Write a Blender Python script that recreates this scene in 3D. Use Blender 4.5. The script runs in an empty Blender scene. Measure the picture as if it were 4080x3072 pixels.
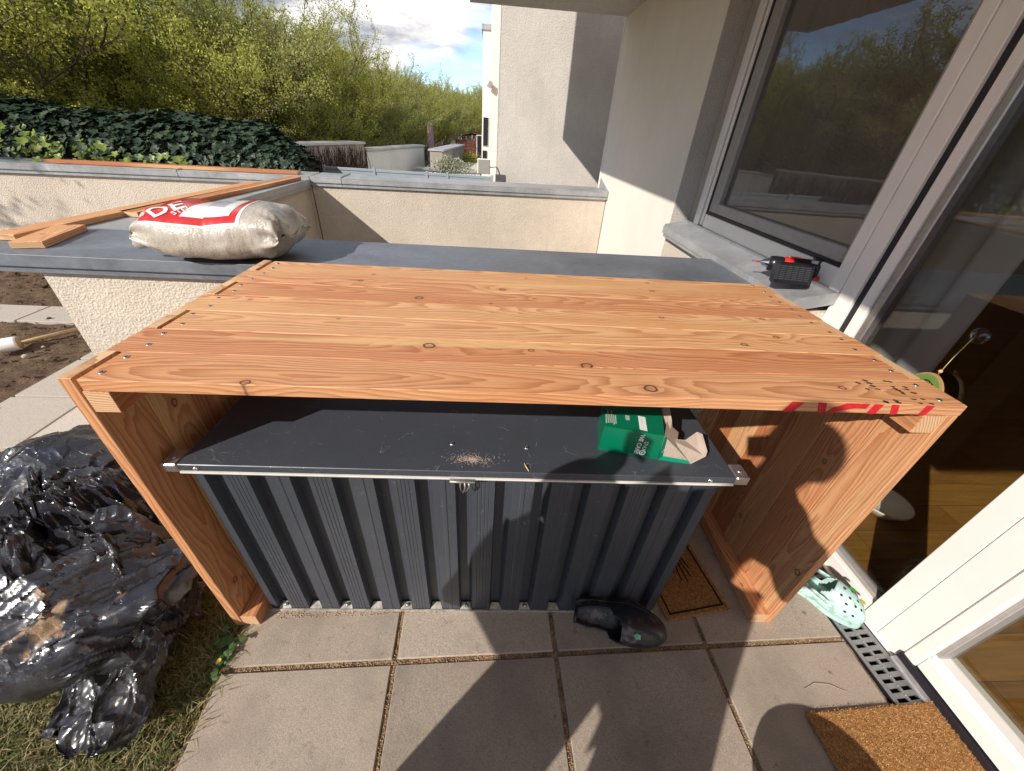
import bpy, bmesh, math, random
from mathutils import Vector, Matrix, noise, Quaternion
random.seed(7)
PI = math.pi
S = bpy.context.scene
C = S.collection

# ---------------------------------------------------------------- camera, sky, sun
CAMZ = 1.3662
yaw, pitch, roll = 0.0789, 0.5932, -0.0701
fwd = Vector((math.sin(yaw)*math.cos(pitch), math.cos(yaw)*math.cos(pitch), -math.sin(pitch)))
rgt = Vector((math.cos(yaw), -math.sin(yaw), 0))
dwn = fwd.cross(rgt)
r2 = math.cos(roll)*rgt + math.sin(roll)*dwn
d2 = -math.sin(roll)*rgt + math.cos(roll)*dwn
cd = bpy.data.cameras.new('camera'); cam = bpy.data.objects.new('camera', cd); C.objects.link(cam)
CM = Matrix((r2, -d2, -fwd)).transposed().to_4x4(); CM.translation = Vector((0, 0, CAMZ))
cam.matrix_world = CM
cd.sensor_width = 36; cd.lens = 36*1516.53/4080; cd.clip_start = 0.01; cd.clip_end = 3000
S.camera = cam

SUND = Vector((1.14, 1.08, -1)).normalized()
W = bpy.data.worlds.new('World'); S.world = W; W.use_nodes = True
wt = W.node_tree; wn = wt.nodes; wl = wt.links
for n in list(wn): wn.remove(n)
out = wn.new('ShaderNodeOutputWorld'); bg = wn.new('ShaderNodeBackground'); wl.new(bg.outputs[0], out.inputs[0])
sky = wn.new('ShaderNodeTexSky'); sky.sky_type = 'NISHITA'; sky.sun_disc = False
sky.sun_elevation = math.radians(32.5); sky.sun_rotation = math.radians(226.5); sky.air_density = 1.0; sky.dust_density = 0.1; sky.ozone_density = 2.5; sky.altitude = 600
tc = wn.new('ShaderNodeTexCoord')
sep = wn.new('ShaderNodeSeparateXYZ'); wl.new(tc.outputs['Generated'], sep.inputs[0])
def wmath(op, a, b=None, c=None, clamp=False):
    m = wn.new('ShaderNodeMath'); m.operation = op; m.use_clamp = clamp
    for i, v in enumerate((a, b, c)):
        if v is None: continue
        if isinstance(v, (int, float)): m.inputs[i].default_value = v
        else: wl.new(v, m.inputs[i])
    return m.outputs[0]
zz = wmath('ADD', wmath('MAXIMUM', sep.outputs[2], 0.0), 0.16)
cu = wmath('DIVIDE', sep.outputs[0], zz); cv = wmath('DIVIDE', sep.outputs[1], zz)
comb = wn.new('ShaderNodeCombineXYZ'); wl.new(cu, comb.inputs[0]); wl.new(cv, comb.inputs[1])
def wnoise(vec, scale, detail, rough, off):
    mp = wn.new('ShaderNodeMapping'); wl.new(vec, mp.inputs[0]); mp.inputs['Location'].default_value = off
    n = wn.new('ShaderNodeTexNoise'); wl.new(mp.outputs[0], n.inputs['Vector'])
    n.inputs['Scale'].default_value = scale; n.inputs['Detail'].default_value = detail; n.inputs['Roughness'].default_value = rough
    return n.outputs[0]
def wramp(v, *st):
    r = wn.new('ShaderNodeValToRGB'); wl.new(v, r.inputs[0]); e = r.color_ramp.elements
    while len(e) < len(st): e.new(.5)
    for i, (p, c) in enumerate(st): e[i].position = p; e[i].color = (*c, 1)
    return r.outputs[0]
cn = wnoise(comb.outputs[0], .62, 9, .55, (2.3, 6.1, 0))
cn2 = wnoise(comb.outputs[0], .62, 9, .55, (2.42, 6.45, .08))
mask = wramp(cn, (.41, (0, 0, 0)), (.51, (1, 1, 1)))
lit = wramp(wmath('ADD', wmath('MULTIPLY', wmath('SUBTRACT', cn, cn2), 4.0), wmath('SUBTRACT', 1.05, cn)),
            (.30, (1.15, 1.28, 1.72)), (.55, (2.2, 2.3, 2.6)), (.76, (4.9, 4.75, 4.65)))
mx = wn.new('ShaderNodeMix'); mx.data_type = 'RGBA'; wl.new(mask, mx.inputs[0]); tn = wn.new('ShaderNodeMix'); tn.data_type = 'RGBA'; tn.blend_type = 'MULTIPLY'; tn.inputs[0].default_value = 1; wl.new(sky.outputs[0], tn.inputs[6]); tn.inputs[7].default_value = (.80, .84, .90, 1); wl.new(tn.outputs[2], mx.inputs[6]); wl.new(lit, mx.inputs[7])
wl.new(mx.outputs[2], bg.inputs[0]); bg.inputs[1].default_value = 0.15
sd = bpy.data.lights.new('sun', 'SUN'); sd.energy = 3.55; sd.angle = math.radians(.53); sd.color = (1, .93, .84)
sun = bpy.data.objects.new('sun', sd); C.objects.link(sun); sun.rotation_euler = SUND.to_track_quat('-Z', 'Y').to_euler(); sun.location = (-6, -6, 8)
S.view_settings.view_transform = 'Standard'; S.view_settings.look = 'None'; S.view_settings.exposure = 0.60; S.view_settings.gamma = 1
S.view_settings.use_curve_mapping = False
S.render.engine = 'CYCLES'; S.cycles.max_bounces = 8; S.cycles.transparent_max_bounces = 12; S.cycles.caustics_reflective = False; S.cycles.caustics_refractive = False

# ---------------------------------------------------------------- material helpers
class NT:
    def __init__(s, name):
        s.m = bpy.data.materials.new(name); s.m.use_nodes = True; s.t = s.m.node_tree; s.n = s.t.nodes; s.l = s.t.links
        s.b = s.n['Principled BSDF']; s.out = s.n['Material Output']
    def put(s, sock, v):
        if v is None: return
        if hasattr(v, 'is_linked') or isinstance(v, bpy.types.NodeSocket): s.l.new(v, sock)
        elif isinstance(v, (tuple, list)):
            sock.default_value = (*v, 1) if len(v) == 3 and sock.type == 'RGBA' else v
        else: sock.default_value = v
    def math(s, op, a, b=None, c=None, clamp=False):
        m = s.n.new('ShaderNodeMath'); m.operation = op; m.use_clamp = clamp
        for i, v in enumerate((a, b, c)): s.put(m.inputs[i], v)
        return m.outputs[0]
    def coord(s, kind='Object', scale=(1, 1, 1), loc=(0, 0, 0), rot=(0, 0, 0)):
        t = s.n.new('ShaderNodeTexCoord'); mp = s.n.new('ShaderNodeMapping'); s.l.new(t.outputs[kind], mp.inputs[0])
        mp.inputs['Scale'].default_value = scale; mp.inputs['Location'].default_value = loc; mp.inputs['Rotation'].default_value = rot
        return mp.outputs[0]
    def noise(s, vec, scale, detail=4, rough=.55, dist=0):
        n = s.n.new('ShaderNodeTexNoise'); s.put(n.inputs['Vector'], vec); n.inputs['Scale'].default_value = scale
        n.inputs['Detail'].default_value = detail; n.inputs['Roughness'].default_value = rough; n.inputs['Distortion'].default_value = dist
        return n.outputs[0]
    def voro(s, vec, scale, feat='F1', outn='Distance', rnd=1):
        n = s.n.new('ShaderNodeTexVoronoi'); s.put(n.inputs['Vector'], vec); n.inputs['Scale'].default_value = scale; n.feature = feat
        n.inputs['Randomness'].default_value = rnd
        return n.outputs[outn]
    def ramp(s, v, *st, interp='LINEAR'):
        r = s.n.new('ShaderNodeValToRGB'); s.put(r.inputs[0], v); e = r.color_ramp.elements; r.color_ramp.interpolation = interp
        while len(e) < len(st): e.new(.5)
        for i, (p, c) in enumerate(st):
            e[i].position = p; e[i].color = (*c, 1) if isinstance(c, tuple) else (c, c, c, 1)
        return r.outputs[0]
    def mix(s, f, a, b, mode='MIX'):
        m = s.n.new('ShaderNodeMix'); m.data_type = 'RGBA'; m.blend_type = mode
        s.put(m.inputs[0], f); s.put(m.inputs[6], a); s.put(m.inputs[7], b)
        return m.outputs[2]
    def attr(s, name):
        a = s.n.new('ShaderNodeAttribute'); a.attribute_type = 'OBJECT'; a.attribute_name = name
        return a.outputs['Fac']
    def bump(s, h, strength=.3, dist=.01, prev=None):
        b = s.n.new('ShaderNodeBump'); b.inputs['Strength'].default_value = strength; b.inputs['Distance'].default_value = dist
        s.put(b.inputs['Height'], h)
        if prev is not None: s.l.new(prev, b.inputs['Normal'])
        return b.outputs[0]
    def fin(s, col=None, rough=None, metal=None, nrm=None, spec=None):
        s.put(s.b.inputs['Base Color'], col); s.put(s.b.inputs['Roughness'], rough); s.put(s.b.inputs['Metallic'], metal)
        s.put(s.b.inputs['Specular IOR Level'], spec)
        if nrm is not None: s.l.new(nrm, s.b.inputs['Normal'])
        return s.m

def plain(name, col, rough=.5, metal=0, spec=.5, var=.12, vscale=30, bump=0):
    t = NT(name); v = t.coord(); n = t.noise(v, vscale, 5, .6)
    c = t.mix(1, col, t.ramp(n, (.3, 1-var), (.7, 1+var*.6)), 'MULTIPLY')
    nr = t.bump(t.noise(v, vscale*6, 3), bump, .003) if bump else None
    return t.fin(c, rough, metal, nr, spec)

def m_plaster(name, col, bs=.6, sc=170, dirt=.10, smooth=False):
    t = NT(name); v = t.coord()
    big = t.noise(v, 1.6, 6, .62); mid = t.noise(v, 14, 4, .6); fine = t.noise(v, sc, 3, .65)
    c = t.mix(1, col, t.ramp(big, (.3, 1-dirt*1.4), (.62, 1.0)), 'MULTIPLY')
    c = t.mix(1, c, t.ramp(mid, (.3, 1-dirt*.5), (.65, 1.0)), 'MULTIPLY')
    if not smooth: c = t.mix(1, c, t.ramp(fine, (.33, .74), (.6, 1.0)), 'MULTIPLY')
    vs = t.coord(scale=(9, 9, .7)); st = t.noise(vs, 1.0, 6, .7)
    c = t.mix(t.ramp(st, (.54, 0.0), (.72, .14 if smooth else .40)), c, tuple(x*.66 for x in col))
    h = t.voro(v, sc*.8, 'SMOOTH_F1') if not smooth else t.noise(v, sc*.4, 3)
    return t.fin(c, .92, 0, t.bump(h, bs, .004 if not smooth else .0015), .25)

def m_wood(name, axis, light=(.80, .51, .288), dark=(.45, .20, .092)):
    t = NT(name); tcn = t.n.new('ShaderNodeTexCoord'); sp = t.n.new('ShaderNodeSeparateXYZ'); t.l.new(tcn.outputs['Object'], sp.inputs[0])
    o = {'x': (0, 1, 2), 'y': (1, 0, 2), 'z': (2, 1, 0)}[axis]
    L, A, B = (sp.outputs[i] for i in o)
    seed = t.attr('seed'); ca = t.attr('ca'); cb = t.attr('cb')
    A = t.math('SUBTRACT', A, ca); B = t.math('SUBTRACT', B, cb)
    Ls = t.math('ADD', L, t.math('MULTIPLY', seed, 7.31))
    def vec(a, b, c):
        k = t.n.new('ShaderNodeCombineXYZ')
        for i, v in enumerate((a, b, c)): t.put(k.inputs[i], v)
        return k.outputs[0]
    P = vec(t.math('MULTIPLY', Ls, 3.0), t.math('MULTIPLY', A, 11), t.math('ADD', t.math('MULTIPLY', B, 11), t.math('MULTIPLY', seed, 3.7)))
    wob = t.noise(P, 1.0, 3, .5)
    slow = t.noise(vec(t.math('MULTIPLY', Ls, .9), seed, 0.0), 1.0, 2, .5)
    # knots at given places (custom properties k0..k2: along, across, radius)
    A0 = (sp.outputs[o[1]])
    on = kring = None
    wobk = t.math('MULTIPLY', t.math('SUBTRACT', t.noise(vec(t.math('MULTIPLY', L, 45), t.math('MULTIPLY', A0, 45), seed), 1, 2), .5), .55)
    pullk = None
    for kk in range(3):
        kx, ky, kr = t.attr('k%dx' % kk), t.attr('k%dy' % kk), t.attr('k%dr' % kk)
        dx = t.math('SUBTRACT', L, kx); dy = t.math('SUBTRACT', A0, ky)
        dd = t.math('SQRT', t.math('ADD', t.math('POWER', t.math('MULTIPLY', dx, .8), 2.0), t.math('POWER', dy, 2.0)))
        q = t.math('ADD', t.math('DIVIDE', dd, t.math('MAXIMUM', kr, .00001)), wobk)
        rg = t.ramp(t.math('MULTIPLY', q, .25), (.02, .22), (.17, .30), (.205, 1.0), (.255, .85), (.30, .15), (.55, .0))
        dl = t.math('SQRT', t.math('ADD', t.math('POWER', t.math('MULTIPLY', dx, .33), 2.0), t.math('POWER', dy, 2.0)))
        pl_ = t.math('MULTIPLY', t.ramp(t.math('DIVIDE', dl, t.math('MULTIPLY', t.math('MAXIMUM', kr, .00001), 4.5)), (0, 1.0), (1.0, 0.0)), t.math('MULTIPLY', kr, 1.6))
        kring = rg if kring is None else t.math('MAXIMUM', kring, rg)
        pullk = pl_ if pullk is None else t.math('ADD', pullk, pl_)
    pull = pullk
    a2 = t.math('ADD', A, t.math('MULTIPLY', t.math('SUBTRACT', wob, .5), .034))
    a2 = t.math('ADD', a2, t.math('MULTIPLY', t.math('SUBTRACT', t.math('FRACT', t.math('MULTIPLY', seed, .618)), .5), .085))
    dep = t.math('ADD', t.math('MULTIPLY', slow, .15), -.035)
    dep = t.math('ADD', dep, B)
    r = t.math('SQRT', t.math('ADD', t.math('POWER', a2, 2.0), t.math('POWER', dep, 2.0)))
    r = t.math('ADD', r, pull)
    r = t.math('ADD', r, t.math('MULTIPLY', t.noise(vec(t.math('MULTIPLY', Ls, 14), t.math('MULTIPLY', A, 60), B), 1, 2), .003))
    fr = t.math('FRACT', t.math('MULTIPLY', t.math('ADD', r, t.math('MULTIPLY', t.noise(vec(t.math('MULTIPLY', Ls, 2), t.math('MULTIPLY', A, 30), 0.0), 1, 2), .012)), 150.0))
    ring = t.ramp(fr, (.0, .12), (.35, .3), (.78, .9), (.90, 1.0), (.985, .15))
    fib = t.noise(vec(t.math('MULTIPLY', Ls, 9), t.math('MULTIPLY', A, 420), t.math('MULTIPLY', B, 420)), 1, 3, .6)
    broad = t.noise(vec(t.math('MULTIPLY', Ls, 1.3), t.math('MULTIPLY', A, 22), seed), 1, 3, .5)
    f = t.math('MULTIPLY', ring, t.math('ADD', .40, t.math('MULTIPLY', broad, .75)))
    col = t.mix(f, light, dark)
    tone = t.attr('tone')
    col = t.mix(1, col, t.ramp(tone, (0, (1.0, .96, .86)), (.35, (.98, .88, .78)), (.7, (.83, .62, .53)), (1, (.66, .42, .33))), 'MULTIPLY')
    blush = t.noise(vec(t.math('MULTIPLY', Ls, 1.9), t.math('MULTIPLY', A, 7), seed), 1, 3, .5)
    col = t.mix(t.ramp(blush, (.48, 0.0), (.68, .55)), col, t.mix(1, col, (.92, .70, .58), 'MULTIPLY'))
    sap = t.noise(vec(t.math('MULTIPLY', Ls, .6), t.math('MULTIPLY', A, 16), t.math('MULTIPLY', seed, 2.1)), 1, 2, .5)
    col = t.mix(t.ramp(sap, (.60, 0.0), (.68, .55)), col, (.84, .58, .27))
    sm = t.noise(vec(t.math('MULTIPLY', Ls, 5), t.math('MULTIPLY', A, 9), t.math('MULTIPLY', seed, 5.1)), 1, 5, .7)
    col = t.mix(t.ramp(sm, (.60, 0.0), (.75, .28)), col, (.34, .22, .14))
    col = t.mix(t.ramp(broad, (.5, 0.0), (.75, .35)), col, (.66, .30, .12))
    col = t.mix(1, col, t.ramp(fib, (.3, .82), (.65, 1.06)), 'MULTIPLY')
    col = t.mix(kring, col, (.085, .030, .014))
    h = t.math('ADD', t.math('MULTIPLY', ring, -.5), t.math('MULTIPLY', fib, .6))
    saw = t.noise(vec(t.math('MULTIPLY', Ls, 260), t.math('MULTIPLY', A, 8), 0.0), 1, 1)
    h = t.math('ADD', h, t.math('MULTIPLY', saw, .25))
    return t.fin(col, .62, 0, t.bump(h, .35, .0016), .35)

def m_endgrain():
    t = NT('wood_end_grain'); v = t.coord(); sp = t.n.new('ShaderNodeSeparateXYZ'); t.l.new(v, sp.inputs[0])
    w = t.noise(v, 12, 3); x = t.math('ADD', sp.outputs[0], .05); z = t.math('ADD', sp.outputs[2], .12)
    r = t.math('SQRT', t.math('ADD', t.math('POWER', x, 2.), t.math('POWER', z, 2.)))
    fr = t.math('FRACT', t.math('MULTIPLY', t.math('ADD', r, t.math('MULTIPLY', w, .02)), 170))
    c = t.mix(t.ramp(fr, (0, 0.0), (.7, .6), (.95, 1.0), (1, .1)), (.74, .50, .30), (.42, .22, .10))
    return t.fin(c, .8, 0, t.bump(t.noise(v, 300), .2, .002), .3)

def m_zinc(name, col, rough=.42, metal=.75):
    t = NT(name); v = t.coord(); n = t.noise(v, 4.5, 6, .65, .4); f = t.noise(v, 40, 4, .6)
    sx = t.noise(t.coord(scale=(3, 60, 60)), 1, 3)
    c = t.mix(1, col, t.ramp(n, (.3, .78), (.7, 1.18)), 'MULTIPLY'); c = t.mix(1, c, t.ramp(f, (.3, .9), (.7, 1.08)), 'MULTIPLY')
    sp = t.voro(v, 17); sp2 = t.noise(v, 55, 4)
    spot = t.math('MULTIPLY', t.ramp(sp, (.045, 1.0), (.075, 0.0)), t.ramp(sp2, (.45, 0.0), (.6, 1.0)))
    sc = t.ramp(t.noise(t.coord(scale=(1.2, 9, 9), rot=(0, 0, .18)), 6, 8, .75), (.66, 0.0), (.72, .35))
    c = t.mix(t.math('MAXIMUM', t.math('MULTIPLY', spot, .8), sc), c, (.58, .60, .62))
    return t.fin(c, t.ramp(n, (.3, rough-.08), (.7, rough+.14)), metal, t.bump(t.noise(v, 9, 3), .08, .006), .5)

def m_concrete(name, col, tint=True):
    t = NT(name); v = t.coord(); seed = t.attr('seed')
    vv = t.n.new('ShaderNodeVectorMath'); vv.operation = 'ADD'; t.l.new(v, vv.inputs[0])
    k = t.n.new('ShaderNodeCombineXYZ'); t.l.new(seed, k.inputs[2]); t.l.new(k.outputs[0], vv.inputs[1]); v = vv.outputs[0]
    f = t.noise(v, 420, 2, .7); f2 = t.noise(v, 160, 3, .7); b = t.noise(v, 5, 6, .65); p = t.noise(v, 2.2, 5, .6)
    c = t.mix(1, col, t.ramp(f, (.3, .68), (.7, 1.30)), 'MULTIPLY')
    c = t.mix(1, c, t.ramp(f2, (.3, .86), (.7, 1.12)), 'MULTIPLY')
    if tint:
        c = t.mix(t.ramp(p, (.45, 0.0), (.65, .35)), c, t.mix(f, (.31, .225, .19), (.42, .31, .26)))
        c = t.mix(t.ramp(b, (.46, 0.0), (.68, .50)), c, (.20, .185, .15))
        c = t.mix(t.ramp(t.noise(v, 23, 5, .75), (.60, 0.0), (.70, .5)), c, (.15, .12, .095))
    tt_ = t.math('FRACT', t.math('MULTIPLY', seed, .73)); c = t.mix(1, c, t.mix(tt_, (.84, .82, .79), (1.10, 1.08, 1.05)), 'MULTIPLY')
    sp = t.voro(v, 11); c = t.mix(t.math('MULTIPLY', t.ramp(sp, (.06, 1.0), (.11, 0.0)), t.ramp(t.noise(v, 30, 2), (.5, 0.0), (.56, .55))), c, (.07, .055, .045))
    return t.fin(c, .9, 0, t.bump(t.math('ADD', t.math('MULTIPLY', f, .5), f2), .35, .003), .3)

def m_soil(name='soil', a=(.085, .052, .033), b=(.23, .155, .10)):
    t = NT(name); v = t.coord(); n = t.noise(v, 14, 8, .72); g = t.noise(v, 120, 4, .7)
    c = t.mix(t.ramp(n, (.35, 0.0), (.68, 1.0)), a, b); c = t.mix(1, c, t.ramp(g, (.3, .55), (.7, 1.35)), 'MULTIPLY')
    return t.fin(c, .95, 0, t.bump(t.math('ADD', n, t.math('MULTIPLY', g, .4)), .9, .02), .2)

def m_glass(name, tint=(.85, .87, .86), ior=1.5, wave=0, veil=0):
    t = NT(name); t.n.remove(t.b)
    tr = t.n.new('ShaderNodeBsdfTransparent'); tr.inputs[0].default_value = (*tint, 1)
    gl = t.n.new('ShaderNodeBsdfGlossy'); gl.inputs['Roughness'].default_value = .0; gl.inputs[0].default_value = (.95, .97, 1, 1)
    lw = t.n.new('ShaderNodeLayerWeight'); lw.inputs[0].default_value = .5; f0 = ((ior-1)/(ior+1))**2
    fr = t.math('ADD', f0, t.math('MULTIPLY', t.math('POWER', lw.outputs['Facing'], 4.5), 1-f0))
    m = t.n.new('ShaderNodeMixShader'); t.l.new(t.math('MULTIPLY', fr, 1.25, clamp=True), m.inputs[0]); t.l.new(gl.outputs[0], m.inputs[2])
    if veil:
        df = t.n.new('ShaderNodeBsdfDiffuse'); df.inputs[0].default_value = (.21, .18, .16, 1); m0 = t.n.new('ShaderNodeMixShader'); m0.inputs[0].default_value = veil
        t.l.new(tr.outputs[0], m0.inputs[1]); t.l.new(df.outputs[0], m0.inputs[2]); t.l.new(m0.outputs[0], m.inputs[1])
    else: t.l.new(tr.outputs[0], m.inputs[1])
    if wave:
        nb = t.bump(t.noise(t.coord(), 7, 2), wave, .01); t.l.new(nb, gl.inputs['Normal'])
    t.l.new(m.outputs[0], t.out.inputs[0]); return t.m

def m_leaf(name, cols, rough=.45, trans=.25, spec=.4):
    t = NT(name); oi = t.n.new('ShaderNodeNewGeometry'); r = oi.outputs['Random Per Island']
    st = [(i/(len(cols)-1), c) for i, c in enumerate(cols)]
    c = t.ramp(r, *st); t.fin(c, rough, 0, None, spec)
    tl = t.n.new('ShaderNodeBsdfTranslucent'); t.l.new(c, tl.inputs[0])
    ms = t.n.new('ShaderNodeMixShader'); ms.inputs[0].default_value = trans
    t.l.new(t.b.outputs[0], ms.inputs[1]); t.l.new(tl.outputs[0], ms.inputs[2]); t.l.new(ms.outputs[0], t.out.inputs[0]); return t.m

M = {}
M['wx'] = m_wood('larch_wood_x', 'x'); M['wy'] = m_wood('larch_wood_y', 'y'); M['wz'] = m_wood('larch_wood_z', 'z')
M['end'] = m_endgrain()
M['stucco'] = m_plaster('cream_roughcast', (.74, .65, .54), .9, 150, .12)
M['stuccofar'] = m_plaster('pale_roughcast', (.72, .67, .61), .8, 90, .12)
M['stuccogrey'] = m_plaster('grey_roughcast', (.60, .56, .51), .9, 150, .15)
M['white'] = m_plaster('white_smooth_render', (.86, .79, .70), .25, 60, .05, True)
M['bluewall'] = m_plaster('white_painted_wall', (.74, .78, .80), .3, 60, .12, True)
M['oldwall'] = m_plaster('weathered_wall', (.42, .38, .33), .6, 90, .3)
M['zinc'] = m_zinc('dark_zinc_sheet', (.215, .235, .27), .48, .35)
M['zincl'] = m_zinc('light_zinc_sheet', (.42, .43, .44), .45, .35)
M['conc'] = m_concrete('concrete_slab', (.40, .34, .285))
M['conc2'] = m_concrete('pale_concrete_slab', (.52, .47, .42), False)
M['soil'] = m_soil(); M['joint'] = m_soil('joint_sand', (.10, .065, .04), (.52, .36, .22))
M['dryground'] = m_soil('lawn_soil', (.07, .055, .03), (.20, .15, .08))
M['pvc'] = plain('white_plastic', (.92, .86, .81), .32, 0, .5, .03, 6)
M['pvcg'] = plain('grey_plastic_trim', (.36, .335, .32), .4)
M['gasket'] = plain('rubber_gasket', (.018, .016, .022), .5)
M['glass'] = m_glass('door_glass', (.86, .87, .84))
M['tint'] = m_glass('screened_window_glass', (.70, .68, .65), 1.62, .02, .45)
M['screw'] = plain('screw_metal', (.46, .47, .50), .38, .9)
M['chrome'] = plain('chrome_metal', (.75, .76, .78), .15, 1)
M['alu'] = plain('brushed_aluminium', (.48, .45, .44), .4, .85, .5, .15, 50)
M['black'] = plain('black_rubber', (.012, .012, .014), .45)
M['blackgl'] = plain('black_hard_plastic', (.014, .014, .018), .28)
M['red'] = plain('red_hard_plastic', (.62, .025, .018), .35)
M['redpaint'] = plain('red_marker_paint', (.62, .02, .035), .6, 0, .3, .3, 60)
M['ink'] = plain('faded_black_ink', (.05, .035, .035), .8, 0, .2, .4, 90)
M['green'] = plain('green_printed_card', (.0, .155, .078), .32, 0, .5, .05, 20)
M['green2'] = plain('bright_green_printed_card', (.0, .25, .15), .32, 0, .5, .05, 20)
M['card'] = plain('grey_brown_cardboard', (.46, .37, .31), .85, 0, .2, .1, 60)
M['wprint'] = plain('white_print', (.82, .84, .82), .5)
M['gprint'] = plain('grey_print', (.45, .50, .48), .5)
M['blueink'] = plain('blue_grey_print', (.25, .30, .38), .6)
M['clay'] = plain('pale_straw', (.62, .50, .22), .7)
M['skin'] = plain('skin', (.50, .30, .21), .55)
M['jacket'] = plain('dark_blue_cloth', (.03, .04, .07), .9)
M['trouser'] = plain('grey_cloth', (.10, .10, .11), .9)
M['hair'] = plain('brown_hair', (.05, .03, .02), .6)
M['flower'] = plain('yellow_petals', (.80, .48, .02), .6)

def rnd(a, b): return random.uniform(a, b)
# ---------------------------------------------------------------- object helpers
def tag(o, label=None, cat=None, group=None, kind=None):
    if label: o['label'] = label
    if cat: o['category'] = cat
    if group: o['group'] = group
    if kind: o['kind'] = kind
    return o
def empty(name, loc=(0, 0, 0), label=None, cat=None, group=None, rz=0):
    o = bpy.data.objects.new(name, None); C.objects.link(o); o.empty_display_size = .1
    o.matrix_world = Matrix.Translation(Vector(loc)) @ Matrix.Rotation(rz, 4, 'Z')
    o.location = loc; o.rotation_euler = (0, 0, rz)
    return tag(o, label, cat, group)
def link(name, me, mats=None, parent=None, local=False, smooth=False, **kw):
    if mats is not None:
        for m in (mats if isinstance(mats, (list, tuple)) else [mats]): me.materials.append(m)
    if smooth:
        for p in me.polygons: p.use_smooth = True
    o = bpy.data.objects.new(name, me); C.objects.link(o)
    if parent is not None:
        o.parent = parent
        if not local: o.matrix_parent_inverse = gmat(parent).inverted()
    for k, v in kw.items(): o[k] = v
    return o
def gmat(o):
    m = Matrix.Translation(o.location) @ o.rotation_euler.to_matrix().to_4x4()
    return (gmat(o.parent) @ o.matrix_parent_inverse @ m) if o.parent else m
class MB:
    def __init__(s): s.v = []; s.f = []; s.mi = []
    def add(s, vs, fs, mi=0, T=None):
        b = len(s.v); s.v += [tuple(T @ Vector(p)) for p in vs] if T is not None else [tuple(p) for p in vs]
        s.f += [tuple(i+b for i in f) for f in fs]; s.mi += [mi]*len(fs); return s
    def box(s, x0, x1, y0, y1, z0, z1, mi=0, T=None, c=0):
        if c <= 0:
            vs = [(x, y, z) for z in (z0, z1) for y in (y0, y1) for x in (x0, x1)]
            fs = [(0, 2, 3, 1), (4, 5, 7, 6), (0, 1, 5, 4), (2, 6, 7, 3), (0, 4, 6, 2), (1, 3, 7, 5)]
            return s.add(vs, fs, mi, T)
        bm = bmesh.new(); vs = [bm.verts.new((x, y, z)) for z in (z0, z1) for y in (y0, y1) for x in (x0, x1)]
        for f in [(0, 2, 3, 1), (4, 5, 7, 6), (0, 1, 5, 4), (2, 6, 7, 3), (0, 4, 6, 2), (1, 3, 7, 5)]: bm.faces.new([vs[i] for i in f])
        bmesh.ops.bevel(bm, geom=bm.edges[:], offset=c, segments=1, affect='EDGES')
        bm.verts.index_update()
        s.add([v.co[:] for v in bm.verts], [[v.index for v in f.verts] for f in bm.faces], mi, T); bm.free(); return s
    def prism(s, poly, axis, a0, a1, mi=0, T=None):
        n = len(poly)
        def P(u, v, a): return {'x': (a, u, v), 'y': (u, a, v), 'z': (u, v, a)}[axis]
        vs = [P(u, v, a0) for u, v in poly]+[P(u, v, a1) for u, v in poly]
        fs = [tuple(range(n))[::-1], tuple(range(n, 2*n))]+[(i, (i+1) % n, n+(i+1) % n, n+i) for i in range(n)]
        return s.add(vs, fs, mi, T)
    def tube(s, pts, rad, seg=8, mi=0, cap=True, T=None):
        pts = [Vector(p) for p in pts]; n = len(pts); rad = rad if isinstance(rad, (list, tuple)) else [rad]*n
        vs = []; fs = []; up = None
        for i, p in enumerate(pts):
            d = (pts[min(i+1, n-1)]-pts[max(i-1, 0)]).normalized()
            if up is None: up = d.orthogonal().normalized()
            up = (up-d*up.dot(d))
            up = up.normalized() if up.length > 1e-6 else d.orthogonal().normalized()
            w = d.cross(up)
            for k in range(seg):
                a = 2*PI*k/seg; vs.append(p+rad[i]*(math.cos(a)*up+math.sin(a)*w))
        for i in range(n-1):
            for k in range(seg): fs.append((i*seg+k, i*seg+(k+1) % seg, (i+1)*seg+(k+1) % seg, (i+1)*seg+k))
        if cap: fs += [tuple(range(seg))[::-1], tuple(range((n-1)*seg, n*seg))]
        return s.add(vs, fs, mi, T)
    def build(s, name, mats, parent=None, local=False, smooth=False, **kw):
        me = bpy.data.meshes.new(name); me.from_pydata(s.v, [], s.f); me.update()
        o = link(name, me, mats, parent, local, smooth, **kw)
        for p, i in zip(me.polygons, s.mi): p.material_index = i
        return o
def bx(name, x0, x1, y0, y1, z0, z1, mat, parent=None, c=.0, local=False, **kw):
    return MB().box(x0, x1, y0, y1, z0, z1, c=c).build(name, mat, parent, local, **kw)
KN = {}; TONE = {}
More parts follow.
